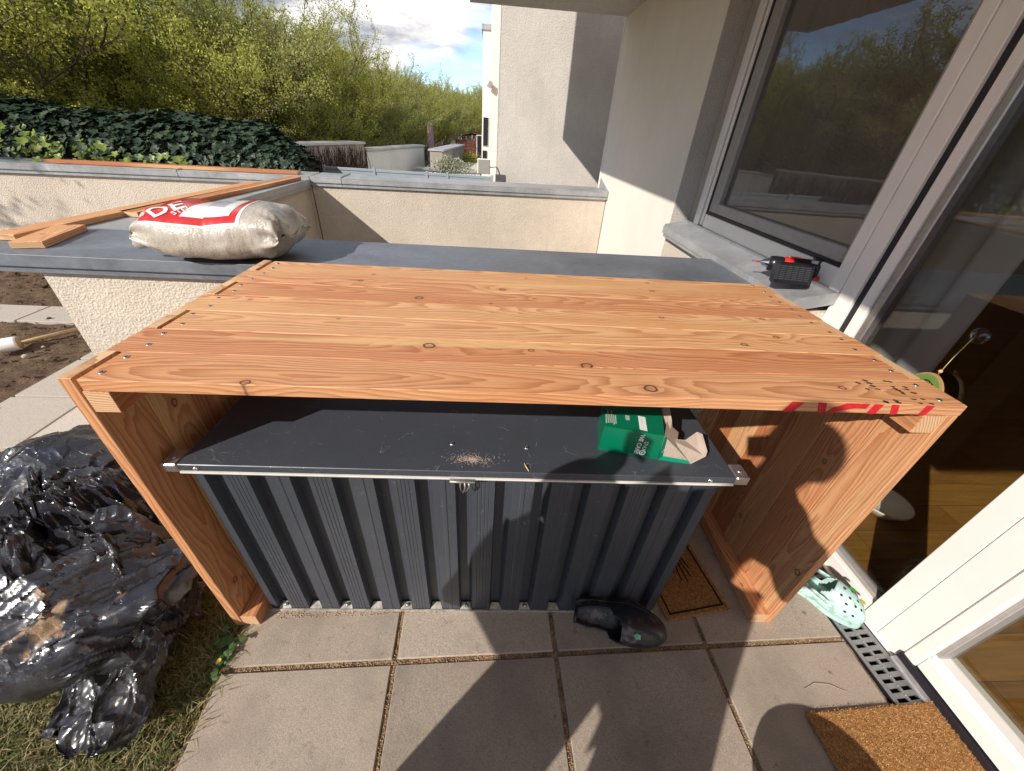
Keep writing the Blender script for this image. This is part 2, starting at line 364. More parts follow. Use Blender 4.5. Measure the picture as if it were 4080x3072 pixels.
def plank(name, x0, x1, y0, y1, z0, z1, axis, parent=None, seed=0, c=.0015, local=True):
    ctr = ((x0+x1)/2, (y0+y1)/2, (z0+z1)/2); o = {'x': (0, 1, 2), 'y': (1, 0, 2), 'z': (2, 1, 0)}[axis]
    b = MB().box(x0, x1, y0, y1, z0, z1, c=c)
    ob = b.build(name, [M['w'+axis], M['end']], parent, local, seed=float(seed), ca=ctr[o[1]], cb=ctr[o[2]], tone=float(TONE.get(round(seed*10), (seed*.377) % 1)))
    ax = o[0]
    lo, hi = (x0, y0, z0)[ax], (x1, y1, z1)[ax]; alo, ahi = (x0, y0, z0)[o[1]], (x1, y1, z1)[o[1]]
    kn = KN.get(round(seed*10)) or [(lo+(hi-lo)*random.random(), alo+(ahi-alo)*rnd(.15, .85), rnd(.004, .010)) for _ in range(3) if random.random() < .6]
    for i, (a, c_, r) in enumerate(kn[:3]): ob['k%dx' % i] = a; ob['k%dy' % i] = c_; ob['k%dr' % i] = r
    for p in ob.data.polygons:
        if abs(p.normal[ax]) > .9: p.material_index = 1
    return ob
def copies(proto, name, mats_T, parent):
    r = []
    for T in mats_T:
        o = proto.copy(); C.objects.link(o); o.parent = parent; o.matrix_parent_inverse = Matrix(); o.matrix_basis = T; r.append(o)
    return r
def text_mesh(txt, size=1.0, extrude=.0, bold=0):
    cu = bpy.data.curves.new('t', 'FONT'); cu.body = txt; cu.size = size; cu.extrude = extrude; cu.offset = bold; cu.resolution_u = 3
    o = bpy.data.objects.new('t', cu); C.objects.link(o)
    me = bpy.data.meshes.new_from_object(o.evaluated_get(bpy.context.evaluated_depsgraph_get()))
    bpy.data.objects.remove(o); bpy.data.curves.remove(cu); return me

# ---------------------------------------------------------------- ground
# surrounding ground: one big sheet, under everything
def sheet(name, x0, x1, y0, y1, z, mat, n=1, amp=0, sc=3, hole=None):
    nx = n if isinstance(n, int) else n[0]; ny = n if isinstance(n, int) else n[1]
    vs = []; fs = []
    for j in range(ny+1):
        for i in range(nx+1):
            x = x0+(x1-x0)*i/nx; y = y0+(y1-y0)*j/ny
            zz = z+(amp*(noise.fractal(Vector((x*sc, y*sc, 1.3)), .9, 2.1, 5)) if amp else 0)
            vs.append((x, y, zz))
    for j in range(ny):
        for i in range(nx):
            a = j*(nx+1)+i; fs.append((a, a+1, a+nx+2, a+nx+1))
    me = bpy.data.meshes.new(name); me.from_pydata(vs, [], fs); me.update()
    return link(name, me, mat, smooth=bool(amp), kind='structure')
sheet('ground', -900, 900, -900, 900, -.12, M['dryground'])
sheet('soil_bed', -7, -1.0, 1.35, 4.3, -.006, M['soil'], (260, 140), .022, 7)
sheet('lawn_soil', -7, -.765, -3, 1.36, -.028, M['dryground'], (120, 90), .008, 5)

# terrace paving
rp = .0265; X0, YJ = -.2604, .5005
pv = empty('paving', (X0, YJ, 0), rz=rp); tag(pv, kind='structure')
random.seed(3)
def slab(name, x0, x1, y0, y1, parent, mat, seed, th=.04):
    g = .0074
    o = MB().box(x0+g, x1-g, y0+g, y1-g, -th, rnd(-.001, .0012), c=.0025).build(name, mat, parent, True, seed=seed)
    return o
sd_ = 0
for j in range(-7, 2):
    for i in range(-1, 3):
        x0, x1 = i*.5, (i+1)*.5
        if i == 2:
            # cut slab along the drain; drain line in local coordinates
            x1 = 1.494+.0
        slab('paving_slab', x0, x1, j*.5, (j+1)*.5, pv, M['conc'], sd_*1.7); sd_ += 1
bx('joint_bed', -.502, 1.496, -3.5, 1.0, -.05, -.0065, M['joint'], pv, local=True)
# path of smaller slabs beside the counter
p2 = empty('garden_path', (-2.56, 1.39, 0)); tag(p2, kind='structure')
for i in range(3):
    for j in range(8):
        o = slab('path_slab', -2.56+i*.397, -2.56+(i+1)*.397, 1.375+j*.397, 1.375+(j+1)*.397, None, M['conc2'], 40+sd_*1.3); sd_ += 1
        o.parent = p2; o.matrix_parent_inverse = gmat(p2).inverted(); o.location.z = rnd(.0, .003)+.014
for i in range(6):
    o = slab('path_slab', -5.2+i*.45, -5.2+(i+1)*.45, 2.66, 2.94, None, M['conc2'], 80+sd_*1.3); sd_ += 1
    o.parent = p2; o.matrix_parent_inverse = gmat(p2).inverted(); o.location.z = .016

# ---------------------------------------------------------------- drain channel
dr = empty('drainage_grate', (1.29, .4, 0), 'grey slotted metal drainage grate along the foot of the glass door', 'drain')
ang = -.072
DT = Matrix.Translation((1.234, .593, 0)) @ Matrix.Rotation(.0785, 4, 'Z')
b = MB(); b.box(.0, .104, -1.6, 1.0, -.10, -.06)
b.box(-.004, .0, -1.6, 1.0, -.10, .0); b.box(.104, .108, -1.6, 1.0, -.10, .0)
b.build('channel', M['black'], dr).matrix_basis = DT
b = MB(); pitch_ = .0245
b.box(0, .014, -1.2, .9, -.006, .001, c=.0006); b.box(.047, .057, -1.2, .9, -.006, .001); b.box(.090, .104, -1.2, .9, -.006, .001, c=.0006)
k = -1.2; i = 0
while k < .9:
    b.box(.014, .047, k, k+.0135, -.006, .0008); b.box(.057, .090, k+.003, k+.0165, -.006, .0008)
    b.add([(.052+.0035*math.cos(a*PI/3), k+.006+.0035*math.sin(a*PI/3), .0015) for a in range(6)]+[(.052, k+.006, .004)], [(a, (a+1) % 6, 6) for a in range(6)])
    k += pitch_
b.build('slotted_cover', plain('galvanised_grate', (.30, .31, .31), .42, .7, .5, .2, 40), dr).matrix_basis = DT

# ---------------------------------------------------------------- house wall, slab, window and door
hs = empty('house_wall', (1.3, 2.8, 0), 'white rendered house wall beside the window, shaded by the balcony above', 'wall')
bx('pier', 1.25, 1.72, 2.81, 5.0, -.12, 3.4, M['white'], hs)
bx('window_parapet', 1.25, 1.60, 1.405, 2.808, -.12, .822, M['stucco'], hs)
bx('reveal_render', 1.2515, 1.375, 2.800, 2.8095, .845, 3.4, M['stuccogrey'], hs)
bx('parapet_end_render', 1.252, 1.374, 1.397, 1.4045, -.02, .818, M['stucco'], hs)
bx('corner_bead', 1.244, 1.2495, 4.985, 5.004, .80, 2.32, M['pvc'], hs)
bx('upper_wall', 1.45, 1.70, -4, 2.80, 2.325, 3.4, M['white'], hs)
sl = bx('balcony_slab', -.25, 3.0, -1.2, 4.98, 2.32, 2.50, M['stuccofar'])
bx('balcony_parapet', -.25, -.05, -1.2, 4.98, 2.501, 3.6, M['stuccofar'], sl); bx('balcony_parapet', -.05, 3.0, 4.80, 4.979, 2.501, 3.6, M['stuccofar'], sl)
tag(sl, 'pale grey underside of the balcony slab above the terrace', 'balcony')
# wing of the neighbouring house
nb = empty('neighbour_house', (1, 6.2, 0), 'neighbouring house wing with rough cream wall beyond the parapet, half in shadow', 'house')
bx('wing_wall', .052, 4.0, 6.1, 6.45, -.1, 3.6, M['stuccofar'], nb)
bx('corner_strip', .040, .0515, 6.094, 6.2, -.1, 3.6, M['pvc'], nb)
bx('middle_wall', -.060, .8, 6.46, 7.3, -.1, 3.6, M['white'], nb)
bx('rear_wall', -.185, .8, 7.31, 9.5, -.1, 2.50, M['white'], nb)
bx('roof_coping', -.205, .8, 7.29, 9.5, 2.50, 2.56, M['zincl'], nb)
w = bx('window', -.172, -.082, 7.296, 7.315, 1.10, 1.49, M['pvc'], nb)
bx('pane', -.166, -.089, 7.290, 7.297, 1.107, 1.483, M['blackgl'], w)
bx('lower_window', -.170, -.10, 7.296, 7.309, .82, 1.04, M['blackgl'], nb)
lamp = empty('wall_spotlight', (-.03, 6.44, 1.8), 'small grey spotlight on the neighbouring white wall', 'lamp')
MB().box(-.045, -.010, -.03, .0, .02, .05).build('bracket', M['alu'], lamp, True)
MB().box(-.07, -.015, -.06, -.03, -.03, .045, T=Matrix.Rotation(.5, 4, 'Y')).build('lamp_head', M['pvcg'], lamp, True)
an = empty('flat_antenna', (-.12, 5.9, .92), 'grey flat square antenna on a white bracket beside the neighbouring house corner', 'antenna')
MB().box(-.085, .085, -.02, .0, -.09, .09, c=.008).build('antenna_frame', M['pvc'], an, True)
MB().box(-.076, .076, -.024, -.0195, -.083, .081).build('antenna_face', M['pvcg'], an, True)
MB().tube([(.06, 0, -.01), (.17, .19, -.01)], .008).build('bracket', M['pvc'], an, True)

# window assembly (frame plane near x = 1.38)
wi = empty('window', (1.38, 2.1, .9), 'tall dark window with white plastic frame and insect screen above the metal sill', 'window')
XF = 1.372
bx('outer_frame', XF, XF+.06, 2.655, 2.722, .905, 3.2, M['pvc'], wi, c=.003)
bx('outer_frame', XF+.004, XF+.06, 1.446, 2.598, .905, .983, M['pvc'], wi, c=.003)
bx('screen_rail', XF+.006, XF+.05, 2.612, 2.642, .91, 3.2, M['pvc'], wi, c=.002)
bx('gasket', XF+.012, XF+.05, 2.598, 2.655, .908, 3.2, M['gasket'], wi)
bx('gasket', XF+.012, XF+.05, 1.446, 2.598, .984, .998, M['gasket'], wi)
bx('sash', XF+.016, XF+.07, 2.505, 2.598, .998, 3.2, M['pvcg'], wi, c=.004)
bx('sash', XF+.016, XF+.07, 1.476, 2.505, .998, 1.056, M['pvcg'], wi, c=.004)
bx('sash', XF+.016, XF+.07, 1.446, 1.4755, .998, 3.2, M['pvcg'], wi, c=.004)
bx('pane', XF+.045, XF+.049, 1.4755, 2.505, 1.056, 3.2, M['tint'], wi)
# metal sill
si = empty('window_sill', (1.28, 2.1, .86), 'grey zinc window sill with turned up ends under the dark window', 'window sill')
si0, si1 = 1.385, 2.775
b = MB()
b.add([(1.203, si0, .862), (1.203, si1, .862), (XF+.003, si1, .892), (XF+.003, si0, .892), (1.203, si0, .859), (1.203, si1, .859), (XF+.003, si1, .889), (XF+.003, si0, .889)],
      [(0, 3, 2, 1), (4, 5, 6, 7), (0, 1, 5, 4), (3, 0, 4, 7), (1, 2, 6, 5)])
b.build('sill_sheet', M['zincl'], si)
b = MB(); b.box(1.199, 1.203, si0, si1, .822, .866); b.box(1.203, 1.212, si0, si1, .822, .826); b.box(1.207, 1.212, si0+.01, si1-.01, .800, .822); b.build('front_lip', M['zincl'], si)
for nm, y0 in (('end_flange', si0-.003), ('end_flange', si1)):
    MB().prism([(1.2, .822), (1.205, .878), (XF+.004, .912), (XF+.004, .862)], 'y', y0, y0+.003).build(nm, M['zincl'], si)
bx('rear_flange', XF-.002, XF+.002, si0+.003, si1-.003, .889, .907, M['zincl'], si)
for k in range(6):
    y = 1.6+k*.2
    MB().add([(XF-.004, y+.004*math.cos(a*PI/3), .898+.004*math.sin(a*PI/3)) for a in range(6)], [tuple(range(6))]).build('screw', M['screw'], si)

# glass door and fixed pane
do = empty('glass_door', (1.4, .6, 0), 'tall white framed glass terrace doors beside the wooden table', 'door')
bx('post', XF-.006, XF+.07, 1.391, 1.444, .905, 3.2, M['pvc'], do, c=.003)
bx('post', XF-.002, XF+.07, 1.318, 1.3895, -.02, 3.2, M['pvc'], do, c=.003)
bx('post_foot', XF-.006, XF+.07, 1.3895, 1.396, -.02, .905, M['pvc'], do)
bx('gasket', XF+.012, XF+.06, 1.292, 1.318, .02, 3.2, M['gasket'], do)
bx('sash', XF+.006, XF+.07, 1.252, 1.292, .055, 3.2, M['pvc'], do, c=.004)
bx('sash', XF+.016, XF+.07, 1.222, 1.2515, .055, 3.2, M['alu'], do, c=.004)
bx('sash', XF+.006, XF+.07, .628, 1.251, -.008, .052, M['pvc'], do, c=.004)
bx('glazing_bead', XF+.022, XF+.06, .628, 1.222, .052, .070, M['pvcg'], do, c=.003)
bx('pane', XF+.045, XF+.049, .624, 1.222, .066, 3.2, M['glass'], do)
bx('stile', XF, XF+.075, .5635, .626, -.01, 3.2, M['pvc'], do, c=.002)
bx('stile', XF, XF+.075, .487, .5615, -.01, 3.2, M['pvc'], do, c=.002)
bx('door_leaf', XF-.004, XF+.07, .447, .4855, .012, 3.2, M['pvc'], do, c=.005)
bx('glazing_bead', XF+.01, XF+.06, .434, .4465, .115, 3.2, M['pvcg'], do, c=.002)
bx('door_leaf', XF-.002, XF+.07, -.45, .4465, .040, .098, M['pvc'], do, c=.004)
bx('door_leaf', XF+.008, XF+.07, -.45, .4465, .0985, .118, M['pvc'], do, c=.003)
bx('door_leaf', XF-.004, XF+.07, -.53, -.4505, .012, 3.2, M['pvc'], do, c=.004)
bx('pane', XF+.045, XF+.049, -.45, .434, .116, 3.2, M['glass'], do)
bx('threshold', XF-.030, XF+.07, -.6, .4865, -.012, .010, plain('worn_threshold', (.42, .40, .40), .5, .2, .5, .2, 40), do, c=.003)
bx('threshold', XF-.010, XF+.07, -.6, .4865, .0105, .036, M['gasket'], do)
bx('threshold', XF-.012, XF+.07, .4865, 1.39, -.05, -.0105, M['pvc'], do, c=.003)
# the wall beyond the door, out of frame
bx('side_wall', 1.36, 1.6, -4, -.54, -.1, 3.2, M['white'], hs)

# room behind the glass
rm = empty('living_room', (3, 1, 0), 'dim living room behind the glass with oak parquet floor', 'room')
tp = NT('oak_parquet'); v = tp.coord(); br = tp.n.new('ShaderNodeTexBrick'); tp.l.new(tp.coord(rot=(0, 0, 0)), br.inputs['Vector'])
br.inputs['Scale'].default_value = 1; br.inputs['Brick Width'].default_value = 1.1; br.inputs['Row Height'].default_value = .14; br.inputs['Mortar Size'].default_value = .0012
br.inputs['Color1'].default_value = (.40, .20, .05, 1); br.inputs['Color2'].default_value = (.30, .14, .035, 1); br.inputs['Mortar'].default_value = (.06, .03, .01, 1)
gn = tp.noise(tp.coord(scale=(4, 60, 1)), 1, 5, .6)
M['parq'] = tp.fin(tp.mix(1, br.outputs[0], tp.ramp(gn, (.3, .7), (.7, 1.15)), 'MULTIPLY'), .35, 0, None, .4)
dk = plain('room_wall', (.42, .37, .32), .9)
bx('parquet_floor', 1.44, 6.5, -2.5, 5, -.1, -.03, M['parq'], rm)
bx('back_wall', 6.5, 6.6, -2.5, 5, -.1, 2.6, dk, rm); bx('side_wall', 1.72, 6.6, 4.9, 5.0, -.1, 2.6, dk, rm); bx('side_wall', 1.62, 6.6, -2.6, -2.5, -.1, 2.6, dk, rm)
bx('ceiling', 1.71, 6.6, -2.6, 5, 2.6, 2.7, dk, rm)
def drape(name, x, y0, y1, z0, z1, mat, parent=None, amp=.03, folds=9, taper=0, seed=0, xs=0):
    vs = []; fs = []; nu, nv = 90, 24
    for j in range(nv+1):
        t = j/nv; z = z0+(z1-z0)*t
        for i in range(nu+1):
            u = i/nu; w = 1-taper*(1-t)
            y = y0+(y1-y0)*(.5+(u-.5)*w)+xs*(1-t)
            vs.append((x+amp*math.sin(u*folds*2*PI+seed+.8*math.sin(t*2))+.3*amp*math.sin(u*23+t*3), y, z))
    for j in range(nv):
        for i in range(nu):
            a = j*(nu+1)+i; fs.append((a, a+1, a+nu+2, a+nu+1))
    me = bpy.data.meshes.new(name); me.from_pydata(vs, [], fs); me.update()
    return link(name, me, mat, parent, smooth=True)
cs = NT('sheer_curtain'); cs.fin((.90, .88, .92), .9)
trn = cs.n.new('ShaderNodeBsdfTransparent'); tls = cs.n.new('ShaderNodeBsdfTranslucent'); tls.inputs[0].default_value = (.85, .83, .88, 1)
m1 = cs.n.new('ShaderNodeMixShader'); m1.inputs[0].default_value = .45; cs.l.new(cs.b.outputs[0], m1.inputs[1]); cs.l.new(tls.outputs[0], m1.inputs[2])
m2 = cs.n.new('ShaderNodeMixShader'); m2.inputs[0].default_value = .16; cs.l.new(m1.outputs[0], m2.inputs[1]); cs.l.new(trn.outputs[0], m2.inputs[2]); cs.l.new(m2.outputs[0], cs.out.inputs[0])
M['curt'] = cs.m
tag(drape('curtain', 1.60, 1.10, 1.37, .02, 2.5, M['curt'], amp=.016, folds=2, taper=.1), 'white sheer curtain gathered behind the fixed glass pane beside the wooden table', 'curtain')
tag(drape('curtain', 1.62, 2.1, 2.62, .02, 2.5, M['curt'], folds=6, taper=.35, seed=2), 'white sheer curtain gathered behind the dark screened window', 'curtain')
# white bowl on the room floor
def lathe(prof, seg=32, T=None, mb=None, mi=0):
    mb = mb or MB(); vs = []; fs = []
    for r, z in prof:
        for k in range(seg): a = 2*PI*k/seg; vs.append((r*math.cos(a), r*math.sin(a), z))
    for i in range(len(prof)-1):
        for k in range(seg): fs.append((i*seg+k, i*seg+(k+1) % seg, (i+1)*seg+(k+1) % seg, (i+1)*seg+k))
    return mb.add(vs, fs, mi, T)
o = lathe([(.0, .0), (.07, .0), (.12, .06), (.125, .075), (.118, .072), (.075, .012), (.0, .012)]).build('bowl', M['pvc'], smooth=True)
o.location = (1.86, 1.10, -.03); o.scale = (.9, .9, .9); tag(o, 'white plastic bowl on the parquet just inside the glass door', 'bowl')

# ---------------------------------------------------------------- counter, parapets
ZC = .84
def cap_section(name, x0, x1, y0, y1, z, mat, parent, axis='x'):
    """folded sheet cap: top sheet, lip with drip fold"""
    b = MB()
    b.box(x0, x1, y0, y1, z-.006, z, c=.0015)
    e = .0025
    if axis in ('x', 'both'):
        for ya, yb, s in ((y0, y0+e, 1), (y1-e, y1, -1)):
            b.box(x0, x1, ya-(.0005 if s > 0 else -.0005), yb, z-.045, z-.004)
            b.box(x0, x1, min(ya, ya+s*.014), max(yb, yb+s*.014), z-.0475, z-.0455)
            b.box(x0, x1, ya+s*.012, yb+s*.012, z-.075, z-.0475)
    if axis in ('y', 'both'):
        for xa, xb, s in ((x0, x0+e, 1), (x1-e, x1, -1)):
            b.box(xa-(.0005 if s > 0 else -.0005), xb, y0+.001, y1-.001, z-.045, z-.004)
            b.box(xa+s*.012, xb+s*.012, y0+.014, y1-.014, z-.075, z-.0455)
    return b.build(name, mat, parent)
ct = empty('counter_wall', (-.3, 1.8, 0), 'deep rough cream garden wall with dark zinc top carrying the sand sack behind the wooden table', 'wall')
bx('wall', -1.86, 1.249, 1.65, 2.03, -.1, ZC-.007, M['stucco'], ct)
cap_section('metal_cap', -2.12, 1.248, 1.612, 2.06, ZC, M['zinc'], ct)
tag(ct, kind=None)
pt = empty('partition_wall', (-1.95, 3.2, 0), 'narrow zinc capped cream wall running back from the counter, covered by loose boards', 'wall')
bx('wall', -2.04, -1.825, 2.031, 4.34, -.1, ZC-.008, M['stucco'], pt)
cap_section('metal_cap', -2.10, -1.785, 2.061, 4.33, ZC-.001, M['zincl'], pt, 'y')
# far parapet, slightly skewed to the house
fp = empty('far_parapet', (-.3, 4.6, 0), 'cream garden wall with blue-grey metal cap in front of the neighbouring house', 'wall', rz=0)
def skew_wall(root, p0, p1, th, ztop, wallmat, capmat, over=.035, joint=()):
    a = math.atan2(p1[1]-p0[1], p1[0]-p0[0]); Ln = math.hypot(p1[0]-p0[0], p1[1]-p0[1])
    T = Matrix.Translation((p0[0], p0[1], 0)) @ Matrix.Rotation(a, 4, 'Z')
    MB().box(.002, Ln-.002, over, th-over, -.1, ztop-.006, T=T).build('wall', wallmat, root)
    cuts = [0]+list(joint)+[Ln]
    for i in range(len(cuts)-1):
        b = MB(); u0, u1 = cuts[i]+.002, cuts[i+1]-.002
        b.box(u0, u1, 0, th, ztop-.005, ztop, T=T, c=.001)
        for s, v0 in ((1, 0), (-1, th)):
            lo, hi = sorted((v0, v0+s*.0025)); b.box(u0, u1, lo, hi, ztop-.046, ztop-.0052, T=T)
            lo, hi = sorted((v0+s*.012, v0+s*.0145)); b.box(u0, u1, lo, hi, ztop-.080, ztop-.046, T=T)
            lo, hi = sorted((v0, v0+s*.0145)); b.box(u0, u1, lo, hi, ztop-.0485, ztop-.0462, T=T)
        b.build('metal_cap', capmat, root)
    for u in joint:
        b = MB(); b.box(u-.012, u-.001, -.002, th+.002, ztop-.045, ztop+.012, T=T, c=.003); b.build('standing_seam', capmat, root)
skew_wall(fp, (-1.79, 4.30), (1.245, 4.50), .40, .86, M['stucco'], M['zincl'], joint=(.30,))
b = MB(); b.prism([(4.495, .78), (4.495, .865), (4.90, .955), (4.90, .86)], 'x', 1.236, 1.243); b.build('wall_flange', M['zincl'], fp)
fl = empty('left_parapet', (-3.5, 4.3, 0), 'cream garden wall with metal cap and ivy growing over it at the left', 'wall')
skew_wall(fl, (-8.5, 3.55), (-1.794, 4.30), .42, .86, M['stucco'], M['zincl'], joint=(5.6,))

# loose boards
def loose_board(cx, cy, L, w, th, z, ang, label, seed, tilt=0):
    o = plank('loose_board', -L/2, L/2, -w/2, w/2, 0, th, 'x', None, seed, .002, False)
    o.location = (cx, cy, z); o.rotation_euler = (0, tilt, ang); tag(o, label, 'board', 'loose boards lying on the garden walls'); return o
def board_pts(p0, p1, w, th, z, label, seed):
    loose_board((p0[0]+p1[0])/2, (p0[1]+p1[1])/2, math.hypot(p1[0]-p0[0], p1[1]-p0[1]), w, th, z, math.atan2(p1[1]-p0[1], p1[0]-p0[0]), label, seed)
board_pts((-2.085, 1.79), (-2.00, 3.70), .105, .026, ZC+.001, 'long wooden board lying along the left edge of the dividing wall', 11.3)
board_pts((-1.985, 2.335), (-1.87, 4.19), .105, .026, ZC+.001, 'long wooden board on the dividing wall, nearest the sand sack', 12.9)
board_pts((-1.895, 1.69), (-1.985, 2.00), .108, .027, ZC+.001, 'short thick offcut of board on the zinc counter corner', 14.2)
board_pts((-4.05, 4.20), (-1.93, 4.43), .11, .026, .863, 'long wooden board lying on the far left wall under the ivy', 15.6)

# ---------------------------------------------------------------- wooden table
tb = empty('wooden_table', (-.7811, .6099, 0), 'new reddish larch plank table with box jointed side panels standing over the dark storage box', 'table', rz=-.0092)
TL, TH, T_ = 1.783, .9422, .026; BW = .1065; NB = 7
random.seed(11)
seeds = [2.7, 5.1, 8.6, 3.3, 6.9, 1.4, 9.8]
TONE.update({27: .50, 51: .70, 86: .34, 33: .0, 69: .62, 14: .42, 98: .15})
TONE.update({310: .5, 333: .62, 356: .45, 379: .9, 402: .35, 425: .95, 448: .6})
KN.update({27: [(.327, .008, .0075), (1.115, .030, .011), (1.5498, .0557, .0065)], 51: [(.645, .178, .011), (.8795, .173, .0055), (.999, .112, .010)],
           86: [(1.4332, .2433, .007), (1.55, .2946, .006), (.40, .30, .003)], 33: [(1.2706, .3939, .006), (1.5834, .4160, .006), (.1334, .40, .004)],
           69: [(.5733, .4653, .009), (.9125, .4995, .004), (.7823, .4456, .004)], 14: [(.371, .5848, .0055), (.817, .5642, .008), (1.3191, .6145, .006)],
           98: [(.3933, .655, .005), (1.33, .70, .005), (.9, .69, .003)]})
for i in range(NB):
    y0 = i*BW; y1 = (i+1)*BW-.0013; dz = rnd(-.0012, .0010)
    xl = .034 if i % 2 == 0 else -.001; xr = TL if i % 2 == 0 else TL-.027
    plank('top_board', xl, xr, y0, y1, TH-T_+dz, TH+dz, 'x', tb, seeds[i])
    zt = TH+.0015 if i % 2 == 0 else TH-T_-.0015
    plank('side_board', 0, T_, y0+.0006, y1, 0, zt, 'z', tb, 20+i*1.7)
    zt = TH-.001 if i % 2 == 1 else TH-T_-.0015
    plank('side_board', TL-T_, TL, y0+.0006, y1, 0, zt, 'z', tb, 31+i*2.3)
for x0 in (T_+.0008, TL-T_-.0498):
    plank('corner_beam', x0, x0+.049, .002, .735, TH-T_-.0515, TH-T_-.0022, 'y', tb, 50+x0*3)
    plank('foot_beam', x0, x0+.049, .002, .735, 0.001, .052, 'y', tb, 60+x0*3)
# screws
def screw_mesh():
    b = MB(); vs = []; n = 14
    for r, z in ((.0052, 0), (.0050, .0009), (.0034, .0006), (.0, .0004)):
        pass
    b = lathe([(.0054, -.001), (.0052, .0006), (.0040, .0004)], n, None, b, 0)
    b.add([(.0042*math.cos(2*PI*k/n), .0042*math.sin(2*PI*k/n), .0004) for k in range(n)], [tuple(range(n))], 0)
    for a in (0, PI/2): b.box(-.0034, .0034, -.0008, .0008, .0003, .0008, 1, Matrix.Rotation(a, 4, 'Z'))
    return b
sc0 = screw_mesh().build('screw', [M['screw'], M['blackgl']], tb, True, True)
sc0.location = (.058, .026, TH+.0006)
Ts = []
for i in range(NB):
    for yy in (.026, .081):
        for x in (.058, TL-.052):
            if i == 0 and yy == .026 and x < 1: continue
            Ts.append(Matrix.Translation((x+rnd(-.008, .008), i*BW+yy+rnd(-.006, .006), TH+.0006)) @ Matrix.Rotation(rnd(0, 3), 4, 'Z'))
copies(sc0, 'screw', Ts, tb)
# red marker strokes on the front edge and faded black stamp on top
def decal(name, polys, T, mat, parent, **kw):
    b = MB()
    for p in polys:
        n = len(p); b.add([(x, y, 0) for x, y in p]+[(x, y, .0006) for x, y in p], [tuple(range(n, 2*n))]+[(i, (i+1) % n, n+(i+1) % n, n+i) for i in range(n)])
    b.build(name, mat, parent, True, **kw).matrix_basis = T
zb = TH-T_
FT = Matrix.Translation((0, -.0009, zb)) @ Matrix.Rotation(PI/2, 4, 'X')
def stroke(xb, xt, w, a=0, b_=.0255): return [(xb, a), (xb+w, a+.001), (xt+w*1.1, b_-.001), (xt, b_)]
rm_ = [stroke(1.388, 1.399, .024), stroke(1.466, 1.455, .016),
      [(1.484, .001), (1.490, .010), (1.506, .020), (1.516, .0255), (1.566, .0255), (1.564, .013), (1.540, .0135), (1.512, .006), (1.500, .001)],
      stroke(1.572, 1.576, .019), stroke(1.624, 1.614, .015), stroke(1.686, 1.690, .017)]
for k_, p_ in enumerate(rm_): decal('red_mark', [p_], FT, M['redpaint'], tb)
ST = Matrix.Translation((0, 0, TH+.0012))
random.seed(5)
for x, y in [(1.6015, 0.0755), (1.6269, 0.0863), (1.629, 0.0758), (1.6029, 0.0515), (1.6267, 0.0647), (1.6273, 0.0523), (1.6756, 0.0872), (1.685, 0.0852), (1.674, 0.0643), (1.6718, 0.0564), (1.6733, 0.0506), (1.7021, 0.064), (1.6976, 0.0554), (1.6751, 0.0437), (1.6739, 0.0379), (1.701, 0.0421), (1.6049, 0.0065), (1.6034, 0.003), (1.6313, 0.0108), (1.6307, 0.004), (1.6777, 0.0179), (1.6996, 0.019), (1.6791, 0.0035), (1.703, 0.0034)]:
    w_, h_ = rnd(.0045, .0075), rnd(.0022, .0042)
    decal('ink_mark', [[(x-w_, y+h_*.6), (x-w_*.2, y+h_), (x+w_, y-h_*.1), (x+w_*.3, y-h_)]], ST, M['ink'], tb)
for p_ in ([(.012, 0), (.075, .0008), (.075, .003), (.04, .0035), (.012, .0028)], [(.112, .0), (.178, .001), (.165, .0045), (.112, .003)]): decal('red_mark', [p_], Matrix.Translation((0, 4*BW-.0125, TH+.0012)), M['redpaint'], tb)

# ---------------------------------------------------------------- storage box
bn = empty('storage_box', (-.687, .6597, 0), 'anthracite corrugated sheet metal storage box under the wooden table', 'storage box', rz=-.0179)
t = NT('anthracite_sheet'); v = t.coord()
scr = t.ramp(t.voro(t.coord(scale=(14, 14, 30), rot=(.3, .7, .2)), 1, 'DISTANCE_TO_EDGE'), (.0, 1.0), (.012, 0.0))
scr = t.math('MULTIPLY', scr, t.ramp(t.noise(v, 18, 4, .7), (.56, 0.0), (.64, .7)))
dust = t.ramp(t.noise(v, 3, 6, .7), (.45, 0.0), (.8, .22)); spk = t.math('MULTIPLY', t.ramp(t.voro(v, 60), (.05, .9), (.09, 0.0)), t.ramp(t.noise(v, 9, 4), (.5, 0.0), (.6, 1.0)))
lines = t.noise(t.coord(scale=(260, 260, .6)), 1, 2)
c = t.mix(dust, (.058, .066, .084), (.13, .135, .145)); c = t.mix(1, c, t.ramp(lines, (.35, .96), (.65, 1.04)), 'MULTIPLY')
c = t.mix(t.math('MAXIMUM', scr, spk), c, (.34, .35, .36))
M['anth'] = t.fin(c, t.ramp(t.noise(v, 8, 4), (.3, .34), (.7, .5)), .15, None, .5)
BL, BD = 1.279, .60; P_ = .0994
prof = [(0.0, .0)]; x = .012
rec = [.040+.0994*k for k in range(13)]
prof = [(0.001, 0)]
for n, xr in enumerate(rec):
    # fine grooves on the raised panel before this recess
    prev = prof[-1][0]; end = xr-.0225
    if n and n % 1 == 0:
        w_ = end-prev
        if n % 2 == 1:
            for k in range(4):
                g = prev+w_*(.25+.17*k); prof += [(g-.0016, 0), (g, .0011), (g+.0016, 0)]
        else:
            g = prev+w_*.5; prof += [(g-.006, 0), (g-.004, -.0015), (g+.004, -.0015), (g+.006, 0)]
    prof += [(xr-.0225, 0), (xr-.0185, .026), (xr+.0095, .026), (xr+.0205, 0)]
prof.append((BL-.001, 0))
b = MB(); n = len(prof)
